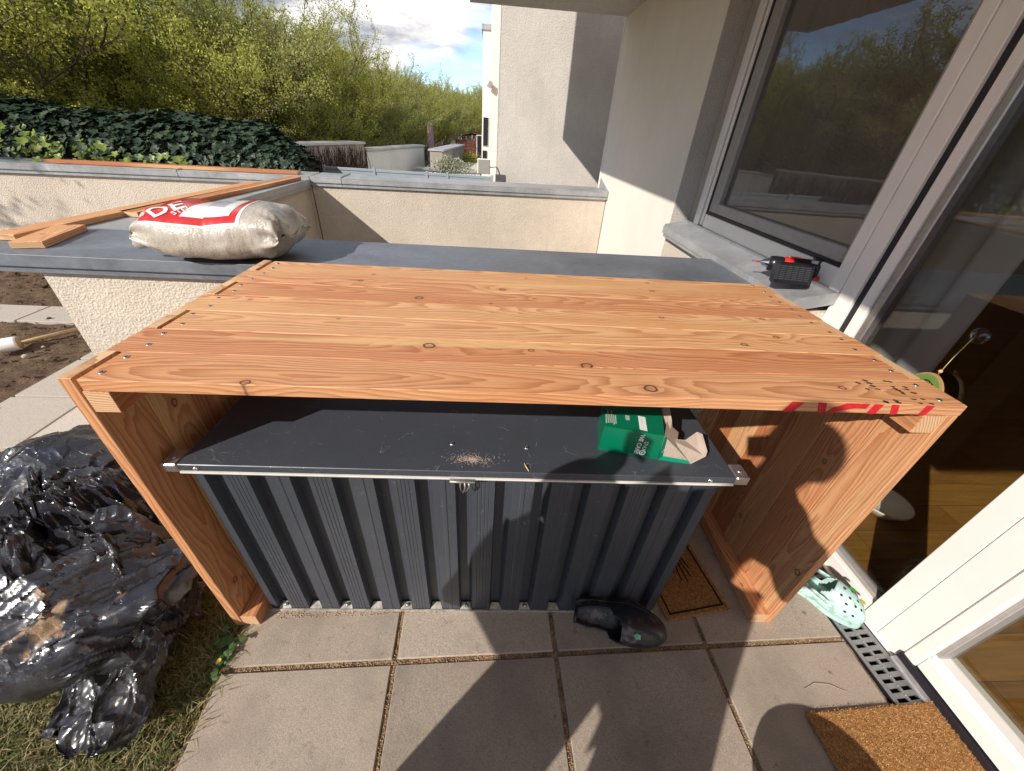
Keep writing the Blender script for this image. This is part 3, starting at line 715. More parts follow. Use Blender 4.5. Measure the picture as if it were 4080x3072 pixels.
b.add([(x, y, z) for z in (.006, .662) for x, y in prof], [(i, i+1, n+i+1, n+i) for i in range(n-1)])
b.build('front_panel', M['anth'], bn, True)
b = MB(); b.box(-.002, .0005, .0, BD, .006, .662); b.box(BL-.0005, BL+.002, 0, BD, .006, .662); b.box(0, BL, BD-.003, BD, .006, .662)
for k in range(6):
    y = .05+k*.1; b.prism([(y, BL+.002), (y+.01, BL+.014), (y+.05, BL+.014), (y+.06, BL+.002)], 'z', .01, .655, T=Matrix(((0, 1, 0, 0), (1, 0, 0, 0), (0, 0, 1, 0), (0, 0, 0, 1))))
b.build('side_panel', M['anth'], bn, True)
pale = plain('pale_galvanised_edge', (.46, .43, .38), .6, .2, .4, .5, 45)
b = MB(); b.box(-.003, BL+.003, -.006, -.002, .0, .008); b.box(-.003, BL+.003, -.0055, .016, .0015, .004)
for xr in rec[:-1]: b.add([(xr-.0155, .020, .014), (xr+.0105, .020, .014), (xr+.02, -.0035, .006), (xr-.022, -.0035, .006)], [(0, 3, 2, 1)])
b.build('base_rail', pale, bn, True)
for k, xr in enumerate(rec[:-1]):
    if k % 2 == 0: lathe([(.006, 0), (.006, .003), (.003, .006), (0, .006)], 8, Matrix.Translation((xr, .009, .014)) @ Matrix.Rotation(.5, 4, 'X')).build('bolt', M['screw'], bn, True, True)
# lid
LX0, LX1 = -.010, 1.300
lid = MB(); lid.box(LX0, LX1, -.018, BD+.02, .672, .6925, c=.0015)
lo = lid.build('lid', M['anth'], bn, True)
bx('lid_rim', LX0-.001, LX1+.001, -.0195, BD+.02, .6655, .6705, plain('white_rubber_seal', (.74, .71, .65), .6), bn, local=True)
bx('lid_frame', LX0+.01, LX1-.01, -.008, BD, .650, .665, M['anth'], bn, local=True)
for sx_ in (-1, 1):
    xe = LX0 if sx_ < 0 else LX1
    b = MB(); lo_, hi_ = sorted((xe+sx_*.036, xe+sx_*.0015)); b.box(lo_, hi_, -.020, .030, .668, .6935, c=.003)
    br_ = b.build('corner_bracket', M['alu'], bn, True)
    lathe([(.006, 0), (.006, .0015), (.003, .003), (0, .003)], 10, Matrix.Translation((xe+sx_*.018, .004, .6932))).build('screw', M['screw'], bn, True, True)
for x, y, r in ((.60, .075, .0065), (.79, .068, .0065)):
    lathe([(r, 0), (r*.9, .0025), (r*.5, .0045), (0, .005)], 14, Matrix.Translation((x, y, .6922))).build('lid_screw', M['chrome'], bn, True, True)
for x in (.028, 1.238):
    lathe([(.0058, 0), (.005, .003), (0, .0045)], 12, Matrix.Translation((x, -.018, .682)) @ Matrix.Rotation(PI/2, 4, 'X')).build('lid_screw', M['chrome'], bn, True, True)
# latch
b = MB(); b.box(.605, .665, -.030, -.018, .664, .6695, c=.001); b.tube([(.632, -.020, .668), (.629, -.024, .650), (.632, -.024, .632)], .0022, 6); b.tube([(.640, -.022, .665), (.641, -.025, .640), (.636, -.026, .628)], .0022, 6)
b.tube([(.650, -.020, .66), (.651, -.024, .645), (.642, -.025, .630)], .0018, 6)
b.build('latch', M['alu'], bn, True, True)
# dust patch and straw on the lid
random.seed(2)
b = MB()
for k in range(700):
    a = rnd(0, 2*PI); r = abs(random.gauss(0, 1)); x = .655+math.cos(a)*r*.032; y = .022+math.sin(a)*r*.011; s = rnd(.0005, .0016); aa = rnd(0, 3)
    if y < -.012: continue
    c_, s_ = math.cos(aa)*s*2, math.sin(aa)*s*2
    b.add([(x-c_, y-s_, .6928), (x+s_*.4, y-c_*.4, .6932), (x+c_, y+s_, .6930)], [(0, 1, 2)])
for k in range(200):
    x = rnd(0, 1.28); y = rnd(-.015, .2)*rnd(.2, 1); s = rnd(.0004, .0012)
    if random.random() < .5: x = abs(random.gauss(0, .1)); y = abs(random.gauss(0, .03))
    b.add([(x-s, y, .6928), (x, y-s, .6932), (x+s, y+s, .6930)], [(0, 1, 2)])
b.build('sawdust', M['card'], bn, True, kind='stuff')
o = MB().tube([(.782, .012, .694), (.786, -.002, .696), (.792, -.014, .694)], [.0008, .0018, .0009], 5).build('straw', M['clay'], None)
o.matrix_world = gmat(bn); o.location = bn.location; o.rotation_euler = bn.rotation_euler; tag(o, 'thin yellow straw lying on the dark lid near its front edge', 'straw')

# ---------------------------------------------------------------- green carton on the lid
gb = empty('green_carton', (.290, .712, .6912), 'opened green screw carton with torn flap on the dark storage box lid', 'carton', rz=-.225)
GX, GY, GZ = .150, .112, .080
b = MB()
vs = [(0, 0, 0), (GX, 0, 0), (GX, GY, 0), (0, GY, 0), (.002, 0, GZ), (GX-.003, .001, GZ-.001), (GX+.004, GY, GZ), (0, GY, GZ)]
b.add(vs, [(0, 3, 2, 1), (0, 1, 5, 4), (4, 5, 6, 7), (0, 4, 7, 3), (3, 7, 6, 2)], 0)
iv = [(x+(.001 if x < .01 else -.001), y+(.001 if y < .01 else -.001), z+(.001 if z < .01 else -.001)) for x, y, z in vs]
b.add(iv, [(0, 1, 2, 3), (0, 4, 5, 1), (4, 7, 6, 5), (0, 3, 7, 4), (3, 2, 6, 7)], 1)
b.build('carton_body', [M['green'], M['card']], gb, True)
# front flap folding out: dark triangle, bright triangle, card inside
tip = (GX+.082, .004, .001); top = (GX+.036, .012, .046)
b = MB()
b.add([(GX, -.0012, 0), (GX-.003, -.0010, GZ-.001), (top[0], top[1]-.0012, top[2])], [(0, 2, 1)], 0)
b.add([(GX, -.0013, .0005), (tip[0], tip[1]-.0013, tip[2]), (top[0], top[1]-.0013, top[2])], [(0, 1, 2)], 1)
b.add([(GX-.003, .001, GZ-.002), (GX+.001, .002, .001), (tip[0], tip[1]+.001, .002), (top[0], top[1]+.001, top[2])], [(0, 1, 2, 3)], 2)
b.add([(GX-.003, .001, GZ-.002), (top[0], top[1]+.0008, top[2]), (top[0]+.012, GY*.55, .050), (GX+.012, GY*.6, GZ-.006)], [(0, 1, 2, 3)], 2)
b.build('front_flap', [M['green'], M['green2'], M['card']], gb, True)
b = MB()
e1 = [(top[0]-.022, top[1]+.006, top[2]+.014), (tip[0], tip[1], .002), (tip[0]+.036, .024, .018), (tip[0]+.038, .032, .028), (tip[0]+.026, .068, .052), (tip[0]+.012, .070, .055), (tip[0]-.018, .045, .042)]
b.add(e1, [(0, 1, 2, 3, 4, 5, 6)], 0)
b.add([(x, y, z-.0012) for x, y, z in e1], [(6, 5, 4, 3, 2, 1, 0)], 1)
b.build('side_flap', [M['card'], M['card']], gb, True)
b = MB(); e2 = [(GX+.003, .03, GZ-.002), (GX+.004, GY, GZ), (GX+.018, GY-.008, GZ+.018), (GX+.026, .07, GZ-.006), (GX+.03, .045, GZ-.025), (GX+.012, .02, GZ-.02)]
b.add(e2, [tuple(range(6))], 0); b.build('top_flap', [M['card']], gb, True)
FR = Matrix.Rotation(PI/2, 4, 'X')
def put_text(txt, size, T, mat, parent, name='print', bold=0, ext=.0):
    me = text_mesh(txt, size, ext, bold)
    o = link(name, me, mat, parent, True); o.matrix_basis = T; return o
FRT = Matrix.Translation((0, -.0008, 0)) @ FR
put_text('WE CARE', .0150, FRT @ Matrix.Translation((.092, .074, 0)) @ Matrix.Rotation(-PI/2-.05, 4, 'Z'), M['wprint'], gb, bold=.0004)
put_text('SPAX', .0140, FRT @ Matrix.Translation((.106, .054, 0)) @ Matrix.Rotation(-PI/2-.05, 4, 'Z'), M['wprint'], gb)
b = MB()
def disc(b, cx, cy, r, n=18, mi=0, z=.0, T=None): b.add([(cx+r*math.cos(2*PI*k/n), cy+r*math.sin(2*PI*k/n), z) for k in range(n)], [tuple(range(n))], mi, T)
disc(b, .108, .016, .0085, 18, 0, 0, FRT); disc(b, .108, .016, .0048, 6, 1, .0002, FRT); disc(b, .108, .016, .0028, 12, 0, .0004, FRT)
b.add([(.1, .013, 0), (.092, .020, 0), (.094, .012, 0), (.099, .008, 0)], [(0, 1, 2, 3)], 0, FRT)
b.build('emblem', [M['wprint'], M['green']], gb, True)
put_text('XL 6', .006, Matrix.Translation((GX+.006, -.0012, .040)) @ Matrix.Rotation(.2, 4, 'Z') @ FR @ Matrix.Rotation(-1.9, 4, 'Z'), M['wprint'], gb)
TPT = Matrix.Translation((0, 0, GZ+.0008))
b = MB()
b.add([(.088, .008, 0), (.106, .006, 0), (.106, .062, 0), (.088, .064, 0)], [(0, 1, 2, 3)], 0, TPT)
for k in range(9): b.add([(.0905, .012+k*.0055, .0003), (.1035, .0108+k*.0055, .0003), (.1035, .0122+k*.0055, .0003), (.0905, .0134+k*.0055, .0003)], [(0, 1, 2, 3)], 1, TPT)
b.build('label', [M['wprint'], M['gprint']], gb, True)
b = MB()
for k in range(6):
    x = .006+k*.0048; b.box(x, x+.0013, .012+rnd(0, .006), rnd(.05, .075), GZ+.0002, GZ+.0008)
for k in range(4): b.box(.056+k*.0026, .0571+k*.0026, .040, .058, GZ+.0002, GZ+.0008)
b.build('small_print', M['wprint'], gb, True, kind='stuff')

# ---------------------------------------------------------------- surfaces from functions
def grid_mesh(name, fn, nu, nv, mat, parent=None, close_v=False, smooth=True, local=False, **kw):
    vs = []; fs = []; mv = nv if close_v else nv+1
    for i in range(nu+1):
        for j in range(mv): vs.append(fn(i/nu, j/nv))
    for i in range(nu):
        for j in range(nv):
            a = i*mv+j; b_ = i*mv+(j+1) % mv if close_v else a+1
            fs.append((a, b_, b_+mv, a+mv))
    me = bpy.data.meshes.new(name); me.from_pydata(vs, [], fs); me.update()
    return link(name, me, mat, parent, local, smooth, **kw)
def sgnp(x, p): return math.copysign(abs(x)**p, x)
# sand sack
t = NT('clear_sack_of_sand'); v = t.coord(); n1 = t.noise(v, 260, 3, .8); n2 = t.noise(v, 6, 4, .6); vo = t.voro(v, 330)
c = t.mix(t.ramp(n1, (.32, 0.0), (.68, 1.0)), (.27, .225, .175), (.66, .60, .51)); c = t.mix(t.ramp(vo, (.12, .6), (.2, 0.0)), c, (.80, .76, .70))
c = t.mix(t.ramp(n2, (.45, 0.0), (.7, .35)), c, (.58, .54, .48))
wr = t.noise(t.coord(scale=(9, 3, 2.2)), 4, 5, .65, .6)
M['sand'] = t.fin(c, .5, 0, t.bump(wr, .3, .012, t.bump(n1, .25, .003)), .5)
t.b.inputs['Coat Weight'].default_value = 1; t.b.inputs['Coat Roughness'].default_value = .12; t.l.new(t.bump(wr, .55, .02), t.b.inputs['Coat Normal'])
def gloss(name, col):
    m = plain(name, col, .32, 0, .5, .06, 12); b_ = m.node_tree.nodes['Principled BSDF']; b_.inputs['Coat Weight'].default_value = .6; b_.inputs['Coat Roughness'].default_value = .12; return m
M['sred'] = gloss('red_sack_print', (.56, .018, .015)); M['swhite'] = gloss('white_sack_print', (.80, .78, .76))
sk = empty('sand_sack', (-1.095, 1.730, ZC+.001), 'transparent sack of sand with red and white print lying on the zinc counter', 'sack', rz=.05)
SA, SBW, SH = .278, .175, .195
def sack(u, ph, off=0):
    """u in -1..1 along, ph angle: 0 = front middle, 90 = top"""
    au = abs(u); ends = (1-au**5.5)
    bw = SBW*(1-.16*au**4)*(1-.05*math.sin(u*3)); hh = SH*max(ends, 0)**.52
    if u > 0: hh *= 1.06
    c_, s_ = math.cos(ph), math.sin(ph)
    y = -bw*sgnp(c_, .72); zc_ = .085+.02*au
    z = zc_+(hh*.52 if s_ > 0 else min(hh*.45, .085))*sgnp(s_, .80)*(1.12 if s_ > 0 else 1)
    x = SA*u*(1-.05*abs(math.sin(ph))**2)
    fold = noise.noise(Vector((u*3, ph*1.1, 2)))*.009+noise.noise(Vector((u*11, ph*.9, 5)))*.003*(.3+au)
    if au > .6: fold += (au-.6)*.030*math.sin(ph*9+u*3+noise.noise(Vector((ph*2, u, 0)))*3)
    z = max(z, 0)
    if z > .004:
        y += -(fold+off)*c_; z += (fold+off)*max(s_, -.4)
    return (x+(off*.3*u), y, max(z, .0))
def pinch(p):
    # gathered point on the right hand end seam
    x, y, z = p; d = math.exp(-(((y+.115)/.05)**2+((z-.085)/.06)**2))*max(0, (x-.17)/.11)
    return (x-.045*d, y, z)
grid_mesh('sack_body', lambda a, b_: pinch(sack(-1+2*a, 2*PI*b_)), 130, 96, M['sand'], sk, True, True, True)
MB().tube([pinch(sack(1, PI*k/10)) for k in range(11)], [.003]*11, 6).build('end_seam', M['sand'], sk, True, True)
MB().tube([pinch(sack(-1, PI*k/10)) for k in range(11)], [.003]*11, 6).build('end_seam', M['sand'], sk, True, True)
b = MB(); b.tube([(-.24, -.07, .085), (-.285, -.085, .08), (-.315, -.08, .055), (-.332, -.07, .045)], [.055, .036, .020, .006], 10)
b.build('sack_corner', M['sand'], sk, True, True)
def patch(name, u0, u1, p0, p1, off, mat, cutu=None, n=(50, 26), sl=0):
    def fn(a, b_):
        ph = p0+(p1-p0)*b_; ua = u0+sl*b_; ub = u1+(cutu*(b_) if cutu else 0)
        return pinch(sack(ua+(ub-ua)*a, ph, off))
    return grid_mesh(name, fn, n[0], n[1], mat, sk, False, True, True)
D_ = PI/180
patch('white_print', -.80, .47, 26*D_, 140*D_, .0012, M['swhite'], .10)
patch('red_print', -.80, .42, 31*D_, 138*D_, .0020, M['sred'], .10)
patch('white_panel', -.30, .33, 46*D_, 136*D_, .0028, M['swhite'], .10, sl=.25)
def sack_text(txt, size, u0, ph0, rot, off, mat, name='print', bold=.0):
    me = text_mesh(txt, size, 0, bold)
    bm = bmesh.new(); bm.from_mesh(me); bmesh.ops.triangulate(bm, faces=bm.faces[:]); bmesh.ops.subdivide_edges(bm, edges=[e for e in bm.edges if e.calc_length() > .012], cuts=2)
    cr, sr = math.cos(rot), math.sin(rot)
    for vv in bm.verts:
        x, y = vv.co.x*cr-vv.co.y*sr, vv.co.x*sr+vv.co.y*cr
        vv.co = Vector(pinch(sack(u0+x/SA, ph0+y/.17, off)))
    bm.to_mesh(me); bm.free()
    return link(name, me, mat, sk, True)
sack_text('DE', .105, -.60, 37*D_, .8, .0042, M['swhite'], bold=.002)
sack_text('STEI', .036, -.365, 47*D_, .8, .0042, M['swhite'], bold=.0004)
b = MB()
for k in range(7):
    u = -.02; ph = (92-k*3.2)*D_; n_ = 8
    for j in range(n_):
        ua, ub = u+.028*j, u+.028*j+.022
        b.add([pinch(sack(ua, ph, .0042)), pinch(sack(ub, ph, .0042)), pinch(sack(ub, ph+.028, .0042)), pinch(sack(ua, ph+.028, .0042))], [(0, 1, 2, 3)])
b.build('small_print', M['blueink'], sk, True, kind='stuff')

# ---------------------------------------------------------------- cordless drill on the sill
dl = empty('cordless_drill', (1.318, 1.60, .890), 'red and black cordless drill with ribbed black battery lying on the window sill', 'drill', rz=-.45); dl.scale = (1.14, 1.14, 1.14)
# local: x along the tool (bit at -x), -y towards the battery
def tbx(x, y, z): return Matrix.Translation((x, y, z)) @ Matrix.Rotation(PI/2, 4, 'Y')
lathe([(0, -.150), (.0028, -.150), (.0028, -.118)], 8, tbx(0, 0, .045)).build('bit', M['chrome'], dl, True, True)
lathe([(.003, -.138), (.0034, -.138), (.0034, -.124), (.003, -.124)], 8, tbx(0, 0, .045)).build('bit_ring', M['red'], dl, True, True)
lathe([(.004, -.120), (.011, -.112), (.017, -.098), (.019, -.094)], 20, tbx(0, 0, .045)).build('chuck_nose', M['chrome'], dl, True, True)
lathe([(.019, -.094), (.027, -.090), (.029, -.075), (.029, -.050), (.027, -.046)], 24, tbx(0, 0, .045)).build('chuck', M['blackgl'], dl, True, True)
lathe([(.027, -.046), (.031, -.042), (.032, -.030), (.031, -.018), (.029, -.016)], 24, tbx(0, 0, .045)).build('collar', M['red'], dl, True, True)
lathe([(.029, -.016), (.033, -.012), (.034, .040), (.033, .045)], 24, tbx(0, 0, .045)).build('gear_case', M['blackgl'], dl, True, True)
for k in range(5): MB().box(-.036, -.033, -.011+k*.004, -.0085+k*.004, .0775, .0785).build('scale_mark', M['wprint'], dl, True)
MB().box(-.030, .005, -.014, .006, .0765, .0795, c=.001).build('side_stripe', M['red'], dl, True)
MB().box(.045, .075, -.02, .02, .060, .088, c=.004).build('belt_clip', M['black'], dl, True)
MB().box(.036, .060, -.022, -.010, .055, .083, c=.003).build('clutch_lever', M['alu'], dl, True)
b = MB(); 
def ring_tube(b, path, w, h, mi=0, n=12):
    vs = []; fs = []
    for i, ((x, y, z), sw, shh) in enumerate(zip(path, w, h)):
        for k in range(n): a = 2*PI*k/n; vs.append((x, y+sw*sgnp(math.cos(a), .7), z+shh*sgnp(math.sin(a), .7)))
    for i in range(len(path)-1):
        for k in range(n): fs.append((i*n+k, i*n+(k+1) % n, (i+1)*n+(k+1) % n, (i+1)*n+k))
    fs += [tuple(range(n))[::-1], tuple(range((len(path)-1)*n, len(path)*n))]
    return b.add(vs, fs, mi)
ring_tube(b, [(.045, 0, .045), (.075, -.002, .045), (.11, -.006, .042), (.145, -.010, .038), (.168, -.012, .036)], [.030, .027, .024, .028, .024], [.032, .029, .024, .026, .022])
b.build('motor_housing', M['black'], dl, True, True)
b = MB(); ring_tube(b, [(.055, .008, .062), (.085, .006, .058), (.115, .002, .053), (.130, 0, .050)], [.018, .017, .014, .006], [.018, .016, .014, .008]); b.build('red_grip', M['red'], dl, True, True)
b = MB(); ring_tube(b, [(.160, -.011, .036), (.172, -.012, .036), (.176, -.012, .036)], [.0285, .0275, .022], [.0265, .0255, .020]); b.build('red_end_ring', M['red'], dl, True, True)
MB().box(.06, .085, -.045, -.034, .018, .032, c=.003).build('red_trigger', M['red'], dl, True)
b = MB(); b.box(-.02, .045, -.085, -.02, .015, .06, c=.01); b.build('grip', M['black'], dl, True)
bt = empty('battery', (-.030, -.112, .044)); bt.parent = dl; bt.rotation_euler = (-.35, 0, .22)
bb = MB().box(-.062, .062, -.024, .024, -.036, .036, c=.009).build('battery_case', M['blackgl'], bt, True)
b = MB()
for k in range(8):
    z = -.024+k*.0062
    for j in range(5): b.box(-.050+j*.0205, -.034+j*.0205, -.0262, -.0235, z, z+.0022)
b.build('battery_ribs', plain('satin_black_ribs', (.07, .07, .075), .35), bt, True, kind='stuff')

# ---------------------------------------------------------------- clogs
def clog(root, mat, holemat, L=.27, strap=True):
    def w(s): return .0475*(math.sin(PI*min(max(s*.93+.06, 0), 1))**.45)*(1+.16*math.sin(PI*(s-.35)*1.3) if s > .35 else 1)*(1-.10*math.exp(-((s-.36)/.12)**2))
    def h(s):
        if s < .40: return .052+.012*math.cos(s*6)
        return .088*max(1-(max(s-.42, 0)/.60)**2.3, 0)**.5+.004
    def P(s, t_, off=0):
        c_, s_ = math.cos(PI*t_), math.sin(PI*t_)
        bend = .008*math.sin(PI*s)
        return (L*s+off*0, bend+(w(s)+off)*sgnp(c_, .75), .012+(h(s)+off)*(abs(s_)**.8))
    vs = []; fs = []; nu, nv = 40, 32
    for i in range(nu+1):
        for j in range(nv+1): vs.append(P(i/nu, j/nv))
    for i in range(nu):
        for j in range(nv):
            s, t_ = (i+.5)/nu, (j+.5)/nv
            opn = .5-.33*(1 if s < .38 else max(0, 1-((s-.38)/.12)**2)**.5 if s < .50 else 0)
            if s < .50 and opn < t_ < 1-opn and s > .035: continue
            a = i*(nv+1)+j; fs.append((a, a+1, a+nv+2, a+nv+1))
    me = bpy.data.meshes.new('upper'); me.from_pydata(vs, [], fs); me.update()
    up = link('upper', me, mat, root, True, True); sm = up.modifiers.new('s', 'SOLIDIFY'); sm.thickness = .005; sm.offset = -1
    b = MB(); n = 40; ol = [(L*i/n, .008*math.sin(PI*i/n)+w(i/n)+.004) for i in range(n+1)]+[(L*i/n, .008*math.sin(PI*i/n)-w(i/n)-.004) for i in range(n, -1, -1)]
    b.prism(ol, 'z', -.004, .014); b.build('sole', mat, root, True)
    b = MB(); ol2 = [(x*.97+.004, y*.9) for x, y in ol]; b.prism(ol2, 'z', .0141, .017); b.build('insole', mat, root, True)
    if strap:
        pts = []
        for k in range(15):
            a = -PI/2+PI*k/14; pts.append((.115-.135*math.cos(a)*(1 if True else 0), .054*math.sin(a), .062+.012*math.cos(a)))
        b = MB()
        for i in range(14):
            p, q_ = pts[i], pts[i+1]; b.add([(p[0], p[1], p[2]-.008), (q_[0], q_[1], q_[2]-.008), (q_[0], q_[1], q_[2]+.008), (p[0], p[1], p[2]+.008)], [(0, 1, 2, 3)])
        so = b.build('strap', mat, root, True, True); sm = so.modifiers.new('s', 'SOLIDIFY'); sm.thickness = .003
        for s_ in (-1, 1):
            lathe([(0, .003), (.008, .002), (.0085, 0)], 14, Matrix.Translation((.115, .056*s_, .062)) @ Matrix.Rotation(-s_*PI/2, 4, 'X')).build('rivet', mat, root, True, True)
    for (s, t_) in [(.60, .35), (.60, .5), (.60, .65), (.70, .28), (.70, .43), (.70, .58), (.70, .73), (.80, .36), (.80, .5), (.80, .64), (.88, .42), (.88, .58), (.74, .14), (.84, .16), (.74, .86), (.84, .84)]:
        p = Vector(P(s, t_)); e1_ = (Vector(P(s+.01, t_))-p).normalized(); e2_ = (Vector(P(s, t_+.02))-p).normalized(); nn = e1_.cross(e2_).normalized()
        if nn.z < 0: nn = -nn
        c_ = p+nn*.0008; b = MB(); b.add([c_+e1_*.0048*math.cos(2*PI*k/10)+e2_*.0042*math.sin(2*PI*k/10) for k in range(10)], [tuple(range(10))])
        b.build('vent_hole', holemat, root, True)
    return P
tq = NT('worn_black_foam'); v = tq.coord(); n_ = tq.noise(v, 26, 5, .65)
M['cdark'] = tq.fin(tq.mix(tq.ramp(n_, (.52, 0.0), (.60, .6)), (.020, .021, .030), (.20, .17, .14)), .42, 0, None, .5)
tq = NT('mint_foam'); v = tq.coord(); n_ = tq.noise(v, 34, 3, .5)
M['cmint'] = tq.fin(tq.mix(tq.ramp(n_, (.57, 0.0), (.61, .7)), (.47, .66, .62), (.27, .40, .37)), .40, 0, None, .5)
c1 = empty('clog', (.312, .628, .055), 'dark navy foam clog lying on its side before the storage box', 'clog'); c1.rotation_euler = (.98, -.05, -.30)
Pf = clog(c1, M['cdark'], M['black'], .285, False)
b = MB(); p = Vector(Pf(.66, .46, .004)); 
b.add([p+Vector((.012*math.cos(a*PI/5)*(1 if a % 2 else .7), .011*math.sin(a*PI/5)*(1 if a % 2 else .7), .002)) for a in range(10)]+[p+Vector((0, 0, .007))], [(a, (a+1) % 10, 10) for a in range(10)])
b.build('charm', plain('pale_green_rubber', (.18, .52, .32), .5), c1, True)
c2 = empty('clog', (1.170, .755, .004), 'pale mint foam clog with leaf pattern standing on the drain grate', 'clog', rz=-.88)
Pf = clog(c2, M['cmint'], M['black'], .228, True)
for (s, t_, m_) in ((.70, .36, plain('green_charm', (.05, .42, .05), .4)), (.86, .34, plain('yellow_green_charm', (.45, .50, .05), .4))):
    b = MB(); p = Vector(Pf(s, t_, .003))
    for a in range(6): disc(b, p.x+.006*math.cos(a*PI/3), p.y+.006*math.sin(a*PI/3), .0045, 8, 0, p.z+.001+.0005*a)
    b.build('charm', m_, c2, True)

# ---------------------------------------------------------------- door mats
tm = NT('coir'); v = tm.coord(); n_ = tm.noise(v, 95, 4, .75); n2 = tm.noise(v, 420, 2, .7)
M['coir'] = tm.fin(tm.mix(1, tm.mix(tm.ramp(n_, (.3, 0.0), (.7, 1.0)), (.20, .085, .025), (.58, .31, .12)), tm.ramp(n2, (.3, .6), (.7, 1.35)), 'MULTIPLY'), .95, 0, tm.bump(n_, 1, .008), .15)
M['coirf'] = m_leaf('coir_fibre', [(.20, .085, .025), (.50, .25, .09), (.72, .42, .18), (.36, .16, .05)], .8, .1, .2)
M['coird'] = plain('dark_coir', (.030, .018, .012), .95, 0, .1, .3, 200)
def mat_obj(name, cx, cy, w_, d_, rz, label, n_f, dark=None):
    e = empty(name, (cx, cy, 0), label, 'door mat', rz=rz)
    MB().box(-w_/2, w_/2, -d_/2, d_/2, .001, .013, c=.003).build('mat_base', M['coir'], e, True)
    b = MB(); bd = MB()
    for k in range(n_f):
        x, y = rnd(-w_/2-.001, w_/2+.001), rnd(-d_/2-.001, d_/2+.001); a = rnd(0, 6.3); l_ = rnd(.002, .007); hh = rnd(.001, .005)
        tgt = bd if dark and dark(x, y) else b
        s_ = .0009; ca_, sa_ = math.cos(a), math.sin(a)
        tgt.add([(x-sa_*s_, y+ca_*s_, .0125), (x+sa_*s_, y-ca_*s_, .0125), (x+ca_*l_, y+sa_*l_, .013+hh)], [(0, 1, 2)])
    b.build('fibres', M['coirf'], e, True, kind='stuff')
    if dark: bd.build('dark_fibres', M['coird'], e, True, kind='stuff')
    return e
random.seed(8)
mat_obj('door_mat', 1.168, .015, .41, .68, .04, 'brown coir door mat in front of the glass door, partly in shadow', 26000)
def mat_lines(e):
    w_, d_ = .24, .42; b = MB(); i0, i1 = .015, .020
    for x0, x1, y0, y1 in ((-w_/2+i0, w_/2-i0, -d_/2+i0, -d_/2+i1), (-w_/2+i0, w_/2-i0, d_/2-i1, d_/2-i0), (-w_/2+i0, -w_/2+i1, -d_/2+i1, d_/2-i1), (w_/2-i1, w_/2-i0, -d_/2+i1, d_/2-i1)):
        b.box(x0, x1, y0, y1, .0135, .0165)
    for k in range(5):
        a = -.28+k*.13; L_ = (.11, .14, .15, .13, .10)[k]
        b.tube([(.02+.004*k, .05, .0150), (.02+.004*k+math.sin(a)*L_, .05-L_, .0150)], [.004, .002], 5)
    b.tube([(.03, .05, .015), (.02, .12, .015)], .004, 5)
    b.build('dark_lines', M['coird'], e, True, kind='stuff')
def dk_(x, y):
    w_, d_ = .24, .42; bx_ = min(w_/2-abs(x), d_/2-abs(y))
    if .014 < bx_ < .020: return True
    for k in range(-3, 4):
        if -.20 < y < -.02 and abs(x-.03-k*.010-(y+.02)*(-.12*k)) < .0028 and (y+.2)*5 > abs(k)*.10: return True
    if (x+.02)**2+(y-.02)**2 < .0004: return True
    return False
mat_lines(mat_obj('door_mat', .722, .825, .24, .42, .13+.02, 'small brown coir mat with black line border under the wooden table', 17000, None))

# ---------------------------------------------------------------- hanging ornament on the glass
og = empty('window_ornament', (1.36, .93, .95), 'green wooden egg ornament with pale flowers hanging from a suction cup on the glass', 'ornament')
TG = Matrix.Translation((XF+.044, .936, .948)) @ Matrix.Rotation(-PI/2, 4, 'Y')
tcp = m_glass('clear_rubber', (.80, .80, .80), 1.6)
lathe([(.024, 0), (.020, .005), (.010, .009), (.006, .014), (.008, .018), (0, .019)], 24, TG).build('suction_cup', tcp, og, smooth=True)
MB().tube([(XF+.030, .936, .942), (XF+.026, .942, .87), (XF+.024, .944, .80)], .0013, 6).build('string', M['clay'], og, smooth=True)
o = lathe([(0, -.006), (.004, -.0045), (.006, 0), (.004, .0045), (0, .006)], 12, Matrix.Translation((XF+.024, .944, .822))).build('bead', plain('wood_bead', (.62, .38, .18), .5), og, smooth=True)
def egg(r, k=1.0): return [(-.0, 0)] and [((r*math.sin(a))*(1-.12*math.cos(a)), 1.28*r*math.cos(a)) for a in [2*PI*i/36 for i in range(36)]]
GM = Matrix(((0, 0, 1, XF+.016), (1, 0, 0, .944), (0, 1, 0, .735), (0, 0, 0, 1)))
def annulus(b, ro, ri, z0, z1, T, mi=0):
    A_, B_ = egg(ro), egg(ri); n = 36
    vs = [(x, y, z0) for x, y in A_]+[(x, y, z0) for x, y in B_]+[(x, y, z1) for x, y in A_]+[(x, y, z1) for x, y in B_]
    fs = []
    for i in range(n):
        j = (i+1) % n; fs += [(i, j, n+j, n+i), (2*n+i, 3*n+i, 3*n+j, 2*n+j), (i, 2*n+i, 2*n+j, j), (n+i, n+j, 3*n+j, 3*n+i)]
    b.add(vs, fs, mi, T)
b = MB(); annulus(b, .060, .050, -.004, .004, GM); b.build('wood_ring', plain('plywood_edge', (.42, .25, .10), .6), og)
b = MB(); annulus(b, .056, .042, -.0065, -.0042, GM); b.build('green_ring', plain('olive_green_paint', (.16, .26, .06), .5), og)
for cy_, cz_, k in ((-.030, .028, 0), (.030, .030, 1), (-.034, -.02, 2)):
    b = MB()
    for a in range(3): disc(b, cy_+.007*math.cos(a*2.1+k), cz_+.007*math.sin(a*2.1+k), .0065, 8, 0, -.007-.0002*a, GM)
    b.build('flower', plain('pale_green_felt', (.45, .62, .42), .8), og)
b = MB()
for k in range(40):
    a = rnd(0, 6.3); r = rnd(0, .014); disc(b, -.002+r*math.cos(a), .042+r*.6*math.sin(a), .003, 5, 0, -.0072-rnd(0, .002), GM)
